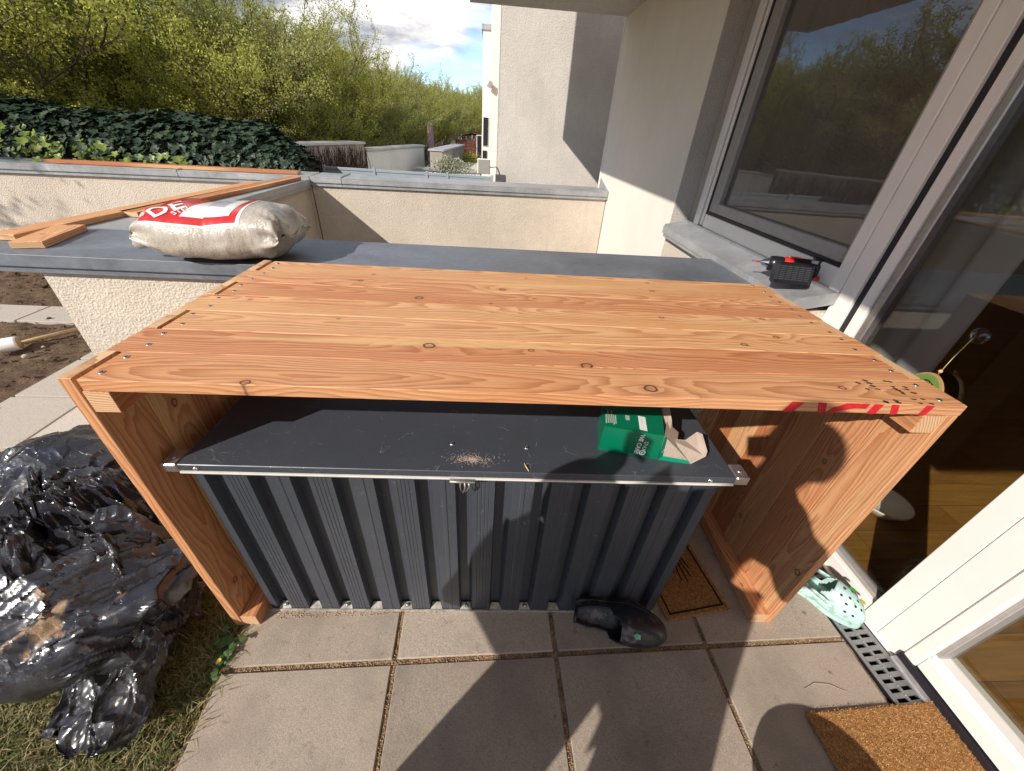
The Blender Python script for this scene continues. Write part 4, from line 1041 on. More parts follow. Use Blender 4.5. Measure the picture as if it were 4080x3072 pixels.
b.build('moss', plain('moss', (.16, .20, .03), .9), og, kind='stuff')

# ---------------------------------------------------------------- black rubbish sacks
tb_ = NT('black_plastic_film'); v = tb_.coord()
mk = tb_.n.new('ShaderNodeAttribute'); mk.attribute_name = 'dust'; dust = mk.outputs['Fac']
n1 = tb_.noise(tb_.coord(scale=(3, 9, 5), rot=(0, 0, -.7)), 3, 6, .62, 1.0); n2 = tb_.noise(v, 16, 5, .6, .8); v1 = tb_.voro(v, 9, 'DISTANCE_TO_EDGE'); n3 = tb_.noise(v, 500, 2, .7)
streak = tb_.noise(tb_.coord(scale=(90, 9, 20), rot=(0, 0, -.55)), 1, 4, .6)
dirt = tb_.math('MULTIPLY', tb_.ramp(tb_.math('MULTIPLY', dust, tb_.math('ADD', -.05, tb_.math('MULTIPLY', streak, 1.75))), (.46, 0.0), (.80, .85)), tb_.ramp(n3, (.35, .3), (.6, 1.0)))
film = tb_.ramp(tb_.noise(v, 4, 6, .7), (.4, 0.0), (.85, .3))
c = tb_.mix(film, (.016, .016, .022), (.15, .13, .12)); c = tb_.mix(dirt, c, (.46, .28, .14))
wv = tb_.n.new('ShaderNodeVectorMath'); wv.operation = 'MULTIPLY_ADD'; nc = tb_.n.new('ShaderNodeTexNoise'); tb_.l.new(v, nc.inputs['Vector']); nc.inputs['Scale'].default_value = 7; nc.inputs['Detail'].default_value = 3
tb_.l.new(nc.outputs['Color'], wv.inputs[0]); wv.inputs[1].default_value = (.16, .16, .16); tb_.l.new(v, wv.inputs[2])
zone = tb_.ramp(tb_.noise(v, 4.5, 2), (.38, .12), (.58, 1.0)); 
def facet(scale):
    vn_ = tb_.n.new('ShaderNodeTexVoronoi'); tb_.l.new(wv.outputs[0], vn_.inputs['Vector']); vn_.inputs['Scale'].default_value = scale
    df_ = tb_.n.new('ShaderNodeVectorMath'); df_.operation = 'SUBTRACT'; tb_.l.new(wv.outputs[0], df_.inputs[0]); tb_.l.new(vn_.outputs['Position'], df_.inputs[1])
    cc_ = tb_.n.new('ShaderNodeVectorMath'); cc_.operation = 'SUBTRACT'; tb_.l.new(vn_.outputs['Color'], cc_.inputs[0]); cc_.inputs[1].default_value = (.5, .5, .5)
    dt_ = tb_.n.new('ShaderNodeVectorMath'); dt_.operation = 'DOT_PRODUCT'; tb_.l.new(df_.outputs[0], dt_.inputs[0]); tb_.l.new(cc_.outputs[0], dt_.inputs[1])
    return dt_.outputs['Value']
cr1 = facet(15); cr2 = facet(42)
M['film'] = tb_.fin(c, tb_.mix(dirt, tb_.ramp(n2, (.35, .20), (.7, .38)), (.9, .9, .9)), 0, tb_.bump(tb_.math('MULTIPLY', cr2, zone), .3, .4, tb_.bump(n1, .10, .02)), .8)
def ridge(p): return 1-abs(noise.noise(p)*2)
def rubbish(name, fn, nu, nv, parent, dustpts=(), cv=True):
    o = grid_mesh(name, fn, nu, nv, M['film'], parent, cv, True, True)
    # crumpled film: facets with sharp creases, kept smooth where the film is stretched
    bm = bmesh.new(); bm.from_mesh(o.data); bm.normal_update()
    for vv in bm.verts:
        q1 = vv.co*17+Vector((noise.noise(vv.co*9), noise.noise(vv.co*9+Vector((5, 0, 0))), 0))*.8
        dd_, pp_ = noise.voronoi(q1*.8); q1 = q1*.8; c1_ = noise.cell_vector(pp_[0]*3.7); f1_ = (q1-pp_[0]).dot(c1_-Vector((.5, .5, .5)))
        q2 = vv.co*44; dd_, pp_ = noise.voronoi(q2); c2_ = noise.cell_vector(pp_[0]*3.1); f2_ = (q2-pp_[0]).dot(c2_-Vector((.5, .5, .5)))
        k_ = min(1, max(.10, .42+noise.noise(vv.co*4.5+Vector((3, 1, 7)))*2.2))
        if vv.co.z > .015: vv.co += vv.normal*(f1_*.024+f2_*.0035)*k_
    bm.normal_update()
    for e_ in bm.edges:
        if len(e_.link_faces) == 2 and e_.calc_face_angle(0) > .30: e_.smooth = False
    bm.to_mesh(o.data); bm.free()
    at = o.data.attributes.new('dust', 'FLOAT', 'POINT')
    for i, vv in enumerate(o.data.vertices):
        d = 0
        for (x, y, r, s_) in dustpts:
            q_ = ((vv.co.x-x)**2+(vv.co.y-y)**2)/r**2
            if q_ < 4: d = max(d, s_*math.exp(-q_))
        at.data[i].value = d*(.75+.6*noise.noise(vv.co*22))
    return o
def bagfn(rx, ry, rz, seed, neck=None, wr=1.0, p1=.8, cre=.012):
    sv = Vector((seed*3.1, seed*1.7, seed))
    def fn(a, b_):
        th = PI*a; ph = 2*PI*b_
        n = Vector((math.sin(th)*math.cos(ph), math.sin(th)*math.sin(ph), math.cos(th)))
        p = Vector((rx*sgnp(n.x, p1), ry*sgnp(n.y, p1), rz*n.z if n.z > 0 else rz*.9*n.z))
        big = noise.noise(n*1.6+sv)*.20
        q_ = n+Vector((noise.noise(n*1.5+sv), noise.noise(n*1.6-sv), noise.noise(n*1.4+sv*2)))*.4
        w1 = ridge(q_*1.3+sv*2)**2*.11*wr
        w2 = ridge(Vector((q_.x*5, q_.y*2.4, q_.z*4))+sv)**2*.026*wr*max(0, .5+noise.noise(n*2.3+sv)*1.6)+ridge(q_*8+sv*3)**3*.012*wr*max(0, noise.noise(n*2.9-sv)*2)
        p = p*(1+big+w1+w2-.07)
        if neck:
            nd = Vector(neck).normalized(); d = n.dot(nd)
            if d > .90: k = (d-.90)/.10; p += nd*k*k*.14; p = p.lerp(nd*p.dot(nd), min(1, k*1.3)*.75)
            if d > .3:
                ang_ = math.atan2(n.cross(nd).length, d); az = math.atan2(*(n-nd*d).to_2d()) if (n-nd*d).length > 1e-4 else 0
                p *= 1+.03*math.sin(az*17+3*noise.noise(n*3))*min(1, (d-.3)*2)
        p.z += rz*.86
        if p.z < 0: p.z *= .05
        return p
    return fn
r1 = empty('rubbish_sack', (-1.50, 1.06, .0), 'smaller crumpled shiny black plastic sack behind the bigger one, touching the paving', 'rubbish sack', 'filled black plastic sacks beside the wooden table')
rubbish('sack_body', bagfn(.26, .185, .19, 1.3, None, .8), 150, 200, r1, [(.1, -.2, .1, .5)])
r2 = empty('rubbish_sack', (-1.27, .64, .0), 'larger stretched black plastic sack dusted with orange sand on the lawn, at the left edge', 'rubbish sack', 'filled black plastic sacks beside the wooden table')
fn2 = bagfn(.41, .245, .17, 4.4, (-.6, .9, .55), 1.0, .7)
def stretch(a, b_):
    p = fn2(a, b_); u = p.x*.72-p.y*.69; w_ = .006*math.sin(u*95+3*noise.noise(p*3))+.004*math.sin(u*170+5*noise.noise(p*4))
    if p.z > .05: p.z += w_
    return p
rubbish('sack_body', stretch, 190, 240, r2, [(.10, -.215, .022, 1.3), (.13, -.19, .022, 1.3), (.155, -.165, .022, 1.2), (.165, -.19, .020, 1.1), (.185, -.17, .028, 1.35), (.195, -.145, .028, 1.35), (.20, -.115, .024, 1.25), (.145, -.086, .026, 1.3), (.12, -.10, .018, 1.1), (.165, -.06, .016, 1.1), (.225, -.16, .014, 1.2),
    (.29, -.076, .05, .72), (.27, -.04, .05, .68), (.31, -.11, .04, .66), (.01, .0, .10, .56), (.07, .03, .08, .55), (-.05, -.05, .09, .5), (.38, -.20, .05, .6)])
def flapfn(pts_w, amp, seed):
    def fn(a, b_):
        k = a*(len(pts_w)-1); i = min(int(k), len(pts_w)-2); f_ = k-i
        (p, w_), (q_, w2_) = pts_w[i], pts_w[i+1]; c_ = Vector(p).lerp(Vector(q_), f_); ww = w_+(w2_-w_)*f_
        d = (Vector(q_)-Vector(p)).normalized(); s_ = d.cross(Vector((0, 0, 1))).normalized()
        o_ = c_+s_*(b_-.5)*ww
        o_.z += amp*(noise.noise(Vector((a*3, b_*3, seed)))+.5*ridge(Vector((a*5, b_*6, seed+3)))+.22*ridge(Vector((a*11, b_*12, seed))))+.03*math.sin(b_*PI)
        o_.x += .03*noise.noise(Vector((a*4, b_*4, seed+7))); o_.y += .03*noise.noise(Vector((a*4, b_*4, seed+9)))
        o_.z = max(o_.z, .012)
        return o_
    return fn
# loose mouth of the larger sack, folded towards the camera, and crumpled film between the two
rubbish('sack_mouth', flapfn([((.25, -.0, .20), .12), ((.275, -.11, .14), .15), ((.30, -.19, .09), .22), ((.32, -.28, .05), .23), ((.325, -.345, .03), .09)], .035, 2.2), 90, 80, r2, [], False)
rubbish('loose_film', flapfn([((-.02, .16, .30), .10), ((.10, .06, .27), .24), ((.20, -.0, .24), .26), ((.32, -.05, .14), .24), ((.37, -.09, .05), .14)], .09, 5.2), 110, 110, r2, [(.30, .0, .03, 1.0), (.2, -.12, .04, .9)], False)
rubbish('loose_film', flapfn([((-.10, .22, .29), .16), ((.02, .20, .32), .22), ((.16, .16, .28), .24), ((.28, .14, .16), .2)], .08, 9.2), 90, 100, r2, [], False)

# ---------------------------------------------------------------- lawn
random.seed(21)
def blades(n, region, cols, hgt, wid, name, parent=None, dens=None):
    b = MB(); k = 0
    while k < n:
        x, y = rnd(region[0], region[1]), rnd(region[2], region[3])
        if dens and random.random() > dens(x, y): continue
        k += 1
        a = rnd(0, 6.3); h_ = rnd(*hgt); l_ = h_*rnd(.3, 1.6); w_ = rnd(*wid); ca_, sa_ = math.cos(a), math.sin(a)
        p0 = Vector((x, y, -.03)); m_ = Vector((x+ca_*l_*.45, y+sa_*l_*.45, -.03+h_*.75)); t_ = Vector((x+ca_*l_, y+sa_*l_, -.03+h_*rnd(.6, 1.05))); s_ = Vector((-sa_, ca_, 0))*w_
        b.add([p0-s_, p0+s_, m_+s_*.8, m_-s_*.8, t_], [(0, 1, 2, 3), (3, 2, 4)])
    o = b.build(name, cols, parent, False, True); return o
edge = lambda y: -.775-.012*math.sin(y*9)-.03*max(0, noise.noise(Vector((y*5, 0, 0))))
grs = m_leaf('grass_blades', [(.06, .10, .02), (.12, .17, .035), (.36, .29, .13), (.18, .20, .06), (.46, .37, .21), (.09, .13, .03), (.40, .31, .16), (.30, .24, .11)], .6, .25, .25)
g1 = blades(52000, (-1.75, -.735, .02, 1.30), grs, (.018, .052), (.0009, .0019), 'lawn_grass', None, lambda x, y: (1 if x < edge(y)+rnd(0, .03) else .0)*(.35+.65*(noise.noise(Vector((x*9, y*9, 2)))+.5)))
tag(g1, 'dry mixed green and straw coloured grass around the rubbish sacks', 'grass', kind='stuff')
straw = m_leaf('dry_grass', [(.50, .41, .24), (.36, .26, .13), (.58, .50, .33)], .7, .2, .2)
g2 = blades(20000, (-1.75, -.72, .02, 1.0), straw, (.010, .030), (.0006, .0012), 'dry_thatch', None, lambda x, y: 1 if x < edge(y)+.02 else 0)
tag(g2, 'short dry straw lying between the green grass blades', 'grass', kind='stuff')
# dandelion plant at the paving edge
dn = empty('weed_plant', (-.775, .525, -.02), 'small leafy weed with yellow flower at the paving edge by the table leg', 'plant')
wl_ = m_leaf('weed_leaf', [(.07, .13, .04), (.11, .18, .07)], .5, .3, .3)
for k in range(16):
    a = k*2.4; L_ = rnd(.022, .05); b = MB(); cx, cy = rnd(-.02, .03), rnd(-.05, .05)
    ol = [(0, .001), (.3, .007), (.42, .004), (.6, .011), (.72, .006), (.88, .008), (1, 0)]
    vs = []
    for s_, w_ in ol: vs.append((cx+L_*s_*math.cos(a)-w_*math.sin(a), cy+L_*s_*math.sin(a)+w_*math.cos(a), .018+.02*math.sin(s_*2.2)))
    for s_, w_ in ol[::-1]: vs.append((cx+L_*s_*math.cos(a)+w_*math.sin(a), cy+L_*s_*math.sin(a)-w_*math.cos(a), .018+.02*math.sin(s_*2.2)))
    n = len(ol)
    b.add(vs, [(i, i+1, 2*n-2-i, 2*n-1-i) for i in range(n-1)]); b.build('leaf', wl_, dn, True)
b = MB()
for k in range(16): a = k*.39; b.add([(.01, -.02, .040), (.01+.006*math.cos(a), -.02+.006*math.sin(a), .043), (.01+.006*math.cos(a+.3), -.02+.006*math.sin(a+.3), .043)], [(0, 1, 2)])
b.build('flower', M['flower'], dn, True)
# soil pebbles and crumbs
b = MB()
for k in range(2600):
    x, y = rnd(-5.2, -1.9), rnd(1.35, 4.2)
    if -2.57 < x < -1.35: continue
    r = rnd(.004, .016)*(1 if random.random() < .92 else 2); c_ = Vector((x, y, r*.4))
    pts = [c_+Vector((rnd(-1, 1), rnd(-1, 1), rnd(-.6, .8))).normalized()*r*rnd(.7, 1.1) for _ in range(6)]
    b.add(pts, [(0, 1, 2), (0, 2, 3), (0, 3, 4), (0, 4, 5), (1, 2, 5), (2, 3, 5), (3, 4, 5), (0, 5, 1)])
tag(b.build('soil_crumbs', M['soil'], None), 'loose crumbs and small stones scattered over the bare soil', 'soil', kind='stuff')
for (x, y, r, lab) in ((-2.886, 2.19, .018, 'pale stone on the bare soil, the nearer of the two beside the mallet'), (-2.90, 2.32, .011, 'tiny pale stone on the bare soil right beside the mallet head')):
    bm = bmesh.new(); bmesh.ops.create_icosphere(bm, subdivisions=2, radius=r)
    for vv in bm.verts: vv.co *= 1+.25*noise.noise(vv.co*90+Vector((x, y, 0))); vv.co.z *= .7
    me = bpy.data.meshes.new('stone'); bm.to_mesh(me); bm.free(); o = link('stone', me, M['conc2'], smooth=True); o.location = (x, y, r*.6)
    tag(o, lab, 'stone', 'pale stones on the soil')
# sand crumbs in the paving joints
random.seed(31)
b = MB()
for k in range(5200):
    if random.random() < .55: x = rnd(-.5, 1.49); y = random.choice((0, -.5, 0, .5))*1.0+rnd(-.006, .006)
    else: x = random.choice((-.0, .5, 1.0))+rnd(-.006, .006); y = rnd(-.4, .98)
    if random.random() < .25: y = .155+rnd(-.012, .006)*1.5; x = rnd(-.4, .85)
    r = rnd(.0006, .0022); z = -.005 if abs(y-.155) > .03 else .0012
    b.add([(x-r, y-r, z), (x+r, y-r, z), (x, y+r, z), (x, y, z+r*1.4)], [(0, 1, 3), (1, 2, 3), (2, 0, 3)])
b.build('joint_crumbs', m_leaf('sand_grains', [(.40, .24, .12), (.62, .46, .30), (.25, .15, .08), (.55, .33, .16)], .9, 0, .1), pv, True, kind='stuff')

# mallet on the soil
ml = empty('mallet', (-3.0, 2.28, .03), 'white rubber mallet with wooden handle lying on the bare soil', 'mallet', rz=.62)
lathe([(0, -.11), (.040, -.108), (.043, -.10), (.043, 0), (.043, .012), (0, .012)], 24, Matrix.Rotation(PI/2, 4, 'Y') @ Matrix.Translation((-.02, 0, 0))).build('mallet_head', M['pvc'], ml, True, True)
lathe([(0, .0), (.037, 0), (.037, .002), (0, .002)], 24, Matrix.Translation((.0125, 0, .02)) @ Matrix.Rotation(PI/2, 4, 'Y')).build('mallet_face', plain('worn_wood_face', (.42, .30, .15), .8), ml, True, True)
MB().tube([(-.05, .02, .0), (.08, .09, -.005), (.30, .17, -.012)], [.013, .013, .015], 10).build('handle', plain('mallet_wood', (.55, .38, .20), .6), ml, True, True)
tag(MB().tube([(.99, .405, .002), (1.03, .418, .004), (1.075, .414, .004), (1.12, .396, .002)], .0009, 5).build('dry_stalk', M['card']), 'thin curled dry stalk lying on the paving near the large mat', 'stalk')
# ---------------------------------------------------------------- background gardens
def wall_seg(name, p0, p1, th, zt, mat, capm, label, capover=.03):
    e = empty(name, (*p0, 0), label, 'wall')
    a = math.atan2(p1[1]-p0[1], p1[0]-p0[0]); L_ = math.hypot(p1[0]-p0[0], p1[1]-p0[1])
    T = Matrix.Translation((p0[0], p0[1], 0)) @ Matrix.Rotation(a, 4, 'Z')
    MB().box(0, L_, 0, th, -.1, zt-.03, T=T).build('wall', mat, e)
    MB().box(-.02, L_+.02, -capover, th+capover, zt-.032, zt, T=T, c=.003).build('coping', capm, e)
    return e, T, L_
wa, TA, LA = wall_seg('vine_wall', (-2.70, 5.25), (-2.075, 7.30), .25, 1.05, M['stuccogrey'], M['zincl'], 'garden wall covered in bare dry vine stems behind the ivy')
wb, TB, LB = wall_seg('garden_wall', (-2.055, 7.33), (-1.53, 9.97), .22, .95, M['bluewall'], M['zincl'], 'white garden wall in shade with grey coping beyond the grey fence')
wc, TC_, LC = wall_seg('garden_wall', (-1.02, 9.0), (-.80, 12.2), .25, .93, M['oldwall'], M['zincl'], 'weathered stained garden wall right of the closed pink parasol')
wd, TD, LD = wall_seg('low_wall', (-1.52, 8.8), (-.25, 8.9), .35, .60, M['bluewall'], M['zincl'], 'low pale blue wall with dark coping behind the grey fence')
# bare vines on the wall
random.seed(4)
vn = empty('bare_vine', (-2.4, 6.3, 0), 'leafless dark brown vine stems climbing over the grey garden wall', 'vine')
vm = plain('dry_vine', (.075, .040, .030), .9)
b = MB()
for k in range(620):
    u = rnd(.0, LA); z = rnd(.0, .5); d = rnd(-.5, .5); pts = []
    for i in range(9):
        pts.append(TA @ Vector((u, -.012-rnd(0, .018), z))); u += rnd(-.05, .05)+d*.03; z += rnd(.05, .11)
        if z > 1.03 or not 0 < u < LA: break
    if len(pts) > 2: b.tube(pts, [rnd(.002, .006)*(1-.5*i/len(pts)) for i in range(len(pts))], 4, cap=False)
for k in range(60):
    z0 = rnd(.1, .5); pts = []; yy = rnd(.0, .3)
    for i in range(6): pts.append(TA @ Vector((LA+.012+rnd(0, .01), yy, z0))); z0 += .1; yy += rnd(-.05, .05)
    b.tube(pts, .005, 4, cap=False)
b.build('stems', vm, vn, kind='stuff')
# grey panel fence
fe = empty('panel_fence', (-.9, 6.2, 0), 'light grey panel fence with recessed boards right behind the far parapet cap', 'fence')
fm = plain('pale_grey_blue_plastic', (.33, .38, .42), .45, 0, .5, .08, 8)
px_ = [-2.35, -1.66, -.93, -.64, -.005]
for i, x in enumerate(px_): MB().box(x-.018, x+.018, 6.185, 6.225, 0, .795, c=.004).build('post', fm, fe)
for i in range(4):
    xa, xb = px_[i]+.018, px_[i+1]-.018
    MB().box(xa, xb, 6.19, 6.22, .745, .778, c=.003).build('top_rail', fm, fe)
    MB().box(xa, xb, 6.198, 6.213, .690, .742, c=.002).build('fence_board', fm, fe)
    MB().box(xa, xb, 6.192, 6.218, .672, .687, c=.002).build('fence_rail', fm, fe)
    n_ = max(2, round((xb-xa)/.155)); st = (xb-xa)/n_
    for k in range(n_):
        MB().box(xa+k*st+.004, xa+(k+1)*st-.004, 6.198, 6.213, .05, .668, c=.002).build('fence_board', fm, fe)
# closed parasol under a dusty pink cover
pa = empty('closed_parasol', (-1.78, 13, 0), 'closed garden parasol in a dusty pink cover beside the white wall', 'parasol')
pm = plain('dusty_pink_fabric', (.45, .30, .31), .9, 0, .2, .15, 10)
def par(a, b_):
    z = .36+(1.35-.36)*a; r = .083*(1-.12*math.sin(a*9)*.3)*(1.04-.1*a) if .02 < a < .97 else .06
    th = 2*PI*b_; r *= 1+.05*math.cos(th*4)+.04*noise.noise(Vector((math.cos(th)*2, math.sin(th)*2, z*6)))
    return (-1.78+r*math.cos(th)-.02*(1-a), 13+r*math.sin(th), z)
grid_mesh('cover', par, 50, 28, pm, pa, True)
b = MB(); b.add([par(.999, k/14) for k in range(14)]+[(-1.78, 13, 1.365)], [(k, (k+1) % 14, 14) for k in range(14)]); b.build('cover_top', pm, pa)
MB().tube([(-1.80, 13, 0), (-1.80, 13, .40)], .025, 8).build('pole', M['pvcg'], pa)
lathe([(0, 0), (.22, 0), (.22, .05), (.0, .08)], 20, Matrix.Translation((-1.8, 13, 0))).build('base', M['pvcg'], pa)
# plank fence, canopy and framed door of the farther garden
pf = empty('plank_fence', (-.8, 14, 0), 'reddish brown horizontal plank fence far behind the weathered wall', 'fence')
bw = plain('brown_stained_wood', (.16, .055, .035), .7, 0, .3, .2, 30)
for k in range(10):
    MB().box(-1.13, -.50, 13.99, 14.01, .08+k*.092, .08+k*.092+.082, c=.003).build('fence_board', bw, pf)
for x in (-1.12, -.82, -.51): MB().box(x-.02, x+.02, 14.012, 14.05, 0, 1.0).build('post', bw, pf)
cn_ = empty('garden_canopy', (-.8, 14.4, 0), 'dark canvas garden canopy with an orange edge above the brown plank fence', 'canopy')
MB().add([(-1.04, 14.2, 1.08), (-.63, 14.1, 1.185), (-.42, 14.4, 1.14), (-.80, 14.9, 1.13), (-1.04, 14.2, 1.074), (-.63, 14.1, 1.179), (-.42, 14.4, 1.134), (-.80, 14.9, 1.124)], [(0, 1, 2, 3), (4, 7, 6, 5), (0, 4, 5, 1), (1, 5, 6, 2)]).build('canvas', plain('dark_canvas', (.02, .022, .028), .8), cn_)
MB().add([(-.66, 14.08, 1.178), (-.44, 14.3, 1.19), (-.44, 14.3, 1.15), (-.60, 14.1, 1.16)], [(0, 1, 2, 3)]).build('orange_edge', plain('orange_fabric', (.42, .09, .03), .8), cn_)
for x, y in ((-1.0, 14.25), (-.66, 14.15), (-.48, 14.4)): MB().tube([(x, y, 0), (x, y, 1.13)], .012, 6).build('pole', M['pvcg'], cn_)
fd = empty('framed_door', (-.37, 12, 0), 'narrow dark glazed door in a white frame at the end of the neighbouring house', 'door')
for x0, x1, z0, z1 in ((-.445, -.43, 0, 1.17), (-.31, -.295, 0, 1.17), (-.43, -.31, 1.155, 1.17)): MB().box(x0, x1, 12, 12.04, z0, z1).build('frame', M['pvc'], fd)
MB().box(-.43, -.31, 12.015, 12.025, 0, 1.155).build('pane', M['blackgl'], fd)
yp = MB().box(-.98, -.22, 9.6, 11.6, .5, .56).build('roof_slab', plain('pale_yellow_render', (.62, .56, .38), .9), None)
tag(yp, 'low pale yellow slab behind the olive shrub', 'slab')

# ---------------------------------------------------------------- foliage
def leaf_quads(b, c_, n_, sz, spread, rng=random):
    for _ in range(n_):
        p = c_+Vector((rng.gauss(0, spread), rng.gauss(0, spread), rng.gauss(0, spread)))
        d = Vector((rng.gauss(0, 1), rng.gauss(0, 1), rng.gauss(.3, 1))).normalized(); s_ = d.orthogonal().normalized()
        s_ = Quaternion(d, rng.random()*6.3) @ s_; L_ = sz*rng.uniform(.6, 1.25); w_ = L_*.34
        b.add([p, p+d*L_*.5+s_*w_, p+d*L_, p+d*L_*.5-s_*w_], [(0, 1, 2, 3)])
def shrub_proto(seed, H, R_, nstem, leaves, mats, sz=.045):
    r_ = random.Random(seed); tr = MB(); cr = MB()
    def branch(p, d, L_, rad, lvl):
        pts = [p]; n = 7
        for i in range(n):
            d = (d+Vector((r_.gauss(0, .24), r_.gauss(0, .24), r_.gauss(.02 if lvl == 0 else .05, .14)))).normalized()
            p = p+d*(L_/n); pts.append(p)
            if lvl < 2 and i >= (1 if lvl else 2):
                for _ in range(3 if lvl == 0 else 2):
                    dd = (d+Vector((r_.gauss(0, .85), r_.gauss(0, .85), r_.gauss(.25, .35)))).normalized()
                    branch(p, dd, L_*r_.uniform(.20, .38), rad*.45, lvl+1)
            if (lvl >= 1 or i >= 3) and r_.random() < .9:
                hfac = min(1, .65+.5*p.z/H)
                leaf_quads(cr, p, int(leaves*hfac*r_.uniform(.4, 1.6)*(1.6 if lvl == 0 else 1)), sz, .045, r_)
        tr.tube(pts, [rad*(1-.8*i/n) for i in range(n+1)], 4 if lvl else 5, cap=False)
    for k in range(nstem):
        a = 2*PI*k/nstem+r_.uniform(-.3, .3); t_ = r_.uniform(.05, .42)
        branch(Vector((math.cos(a)*R_*.12, math.sin(a)*R_*.12, 0)), Vector((math.cos(a)*t_, math.sin(a)*t_, 1)).normalized(), H*r_.uniform(.75, 1.05), .030, 0)
    return tr, cr
budm = m_leaf('spring_leaves', [(.34, .38, .07), (.50, .53, .10), (.62, .60, .13), (.42, .48, .10), (.68, .64, .18), (.36, .34, .10)], .6, .68, .2)
budm2 = m_leaf('pale_spring_leaves', [(.32, .36, .10), (.44, .46, .14), (.52, .52, .20), (.36, .40, .13)], .55, .42, .25)
barkm = plain('dark_bark', (.13, .10, .075), .9, 0, .2, .3, 20)
protos = []
for k, (seed, H, mt, lv) in enumerate(((1, 4.0, budm, 4.6), (2, 3.5, budm, 5), (3, 3.6, budm2, 4.2))):
    tr, cr = shrub_proto(seed, H, 1.6, 14, lv, None, .041)
    e = empty('budding_shrub', (0, 0, 0), 'x', 'shrub', 'budding shrubs of the tall hedge behind the gardens')
    a_ = tr.build('trunk', barkm, e, True); c_ = cr.build('crown', mt, e, True)
    protos.append((e, a_, c_))
random.seed(12)
PH_ = []
for e_, a_, c_ in protos:
    zs = sorted(v_.co.z for v_ in c_.data.vertices); PH_.append(zs[int(len(zs)*.985)])
# (x, y, wanted height)
row = [(-12.5, 6.6, 5.2), (-10.8, 6.0, 5.0), (-9.3, 6.5, 5.2), (-7.9, 6.1, 4.4), (-6.7, 6.5, 3.4), (-5.6, 6.8, 2.95), (-7.2, 8.6, 3.3), (-5.1, 8.1, 3.0),
       (-5.0, 9.4, 3.15), (-4.75, 10.7, 3.1), (-4.7, 12.0, 3.0), (-6.1, 11.4, 3.3), (-4.7, 13.4, 3.0), (-4.65, 15.0, 2.95), (-4.6, 16.8, 2.9), (-4.5, 18.8, 2.9), (-4.4, 21.0, 2.95), (-4.3, 23.6, 3.0), (-4.1, 26.5, 3.1), (-3.8, 29.8, 3.3),
       (-3.4, 33.2, 3.4), (-2.8, 37, 3.5), (-2.1, 40.5, 3.7), (-1.2, 44, 4.3), (-.2, 47, 4.4), (1.0, 49, 4.6), (-4.0, 9.0, 2.2), (-3.9, 10.6, 2.1), (-3.8, 12.4, 2.1), (-3.6, 14.4, 2.1), (-3.4, 17.0, 2.2), (-3.1, 20.5, 2.3), (-2.7, 25, 2.5), (-2.1, 30, 2.7)]
sh_lab = ['tall shrub of the budding hedge with yellow-green leaves', 'bushy shrub of the budding hedge with dense young leaves', 'paler loose shrub of the budding hedge with thin tips']
used = set(); lw_ = -1; tall = []
ORD = 'first second third fourth fifth sixth seventh eighth ninth tenth eleventh twelfth thirteenth fourteenth fifteenth sixteenth seventeenth eighteenth nineteenth twentieth twenty-first twenty-second twenty-third twenty-fourth twenty-fifth twenty-sixth twenty-seventh twenty-eighth twenty-ninth thirtieth'.split()
for i, (x, y, h_) in enumerate(row):
    k = i % 3 if not (10 < y < 20 and i % 4 == 0) else 2
    if k == 2 and y < 9 and i % 2: k = 0
    e0, a0, c0 = protos[k]
    s_ = (h_+.1)/PH_[k]
    if k in used:
        e = e0.copy(); C.objects.link(e)
        for ch in (a0, c0):
            q_ = ch.copy(); C.objects.link(q_); q_.parent = e; q_.matrix_parent_inverse = Matrix()
    else: e = e0; used.add(k)
    e.location = (x, y, -.1); e.rotation_euler = (0, 0, rnd(0, 6.3)); wz_ = max(s_, .62); e.scale = (wz_*rnd(1.0, 1.15), wz_*rnd(1.0, 1.15), s_*rnd(.95, 1.04))
    if y > 7.9 and h_ < 2.9:
        lw_ += 1; e['label'] = ORD[lw_]+' low shrub at the foot of the hedge, counted from the ivy'
    else: e['label'] = 'x'; tall.append((math.atan2(x, y), y, k, e))
tall.sort(key=lambda q_: q_[0])
for n_, (_, y, k, e) in enumerate(tall):
    e['label'] = (('tall', 'bushy', 'pale loose')[k])+' yellow-green hedge shrub, '+ORD[n_]+' from the left end of the tall hedge'
# olive-like shrub in front of the low wall
ob_ = empty('grey_leaved_shrub', (-.80, 8.3, 0), 'small grey-green leaved shrub in front of the low pale wall', 'shrub')
r_ = random.Random(6); cr = MB(); tr = MB()
for k in range(46):
    a = r_.uniform(0, 6.3); t_ = r_.uniform(.1, .8); p = Vector((-.80, 8.3, .25)); d = Vector((math.cos(a)*t_*.6, math.sin(a)*t_*.6, 1)).normalized(); pts = [p]
    for i in range(7):
        d = (d+Vector((r_.gauss(0, .2), r_.gauss(0, .2), r_.gauss(0, .1)))).normalized(); p = p+d*.085; pts.append(p)
        leaf_quads(cr, p, 11, .034, .030, r_)
    tr.tube(pts, .004, 4, cap=False)
tr.tube([(-.8, 8.3, 0), (-.8, 8.3, .3)], .02, 6)
tr.build('trunk', barkm, ob_); cr.build('crown', m_leaf('grey_green_leaves', [(.20, .24, .14), (.36, .40, .28), (.48, .50, .40), (.14, .17, .09)], .5, .25, .4), ob_)
gs = empty('low_shrub', (-.62, 11.6, 0), 'low brownish green shrub between the yellow slab and the plank fence', 'shrub')
cr = MB(); tr = MB()
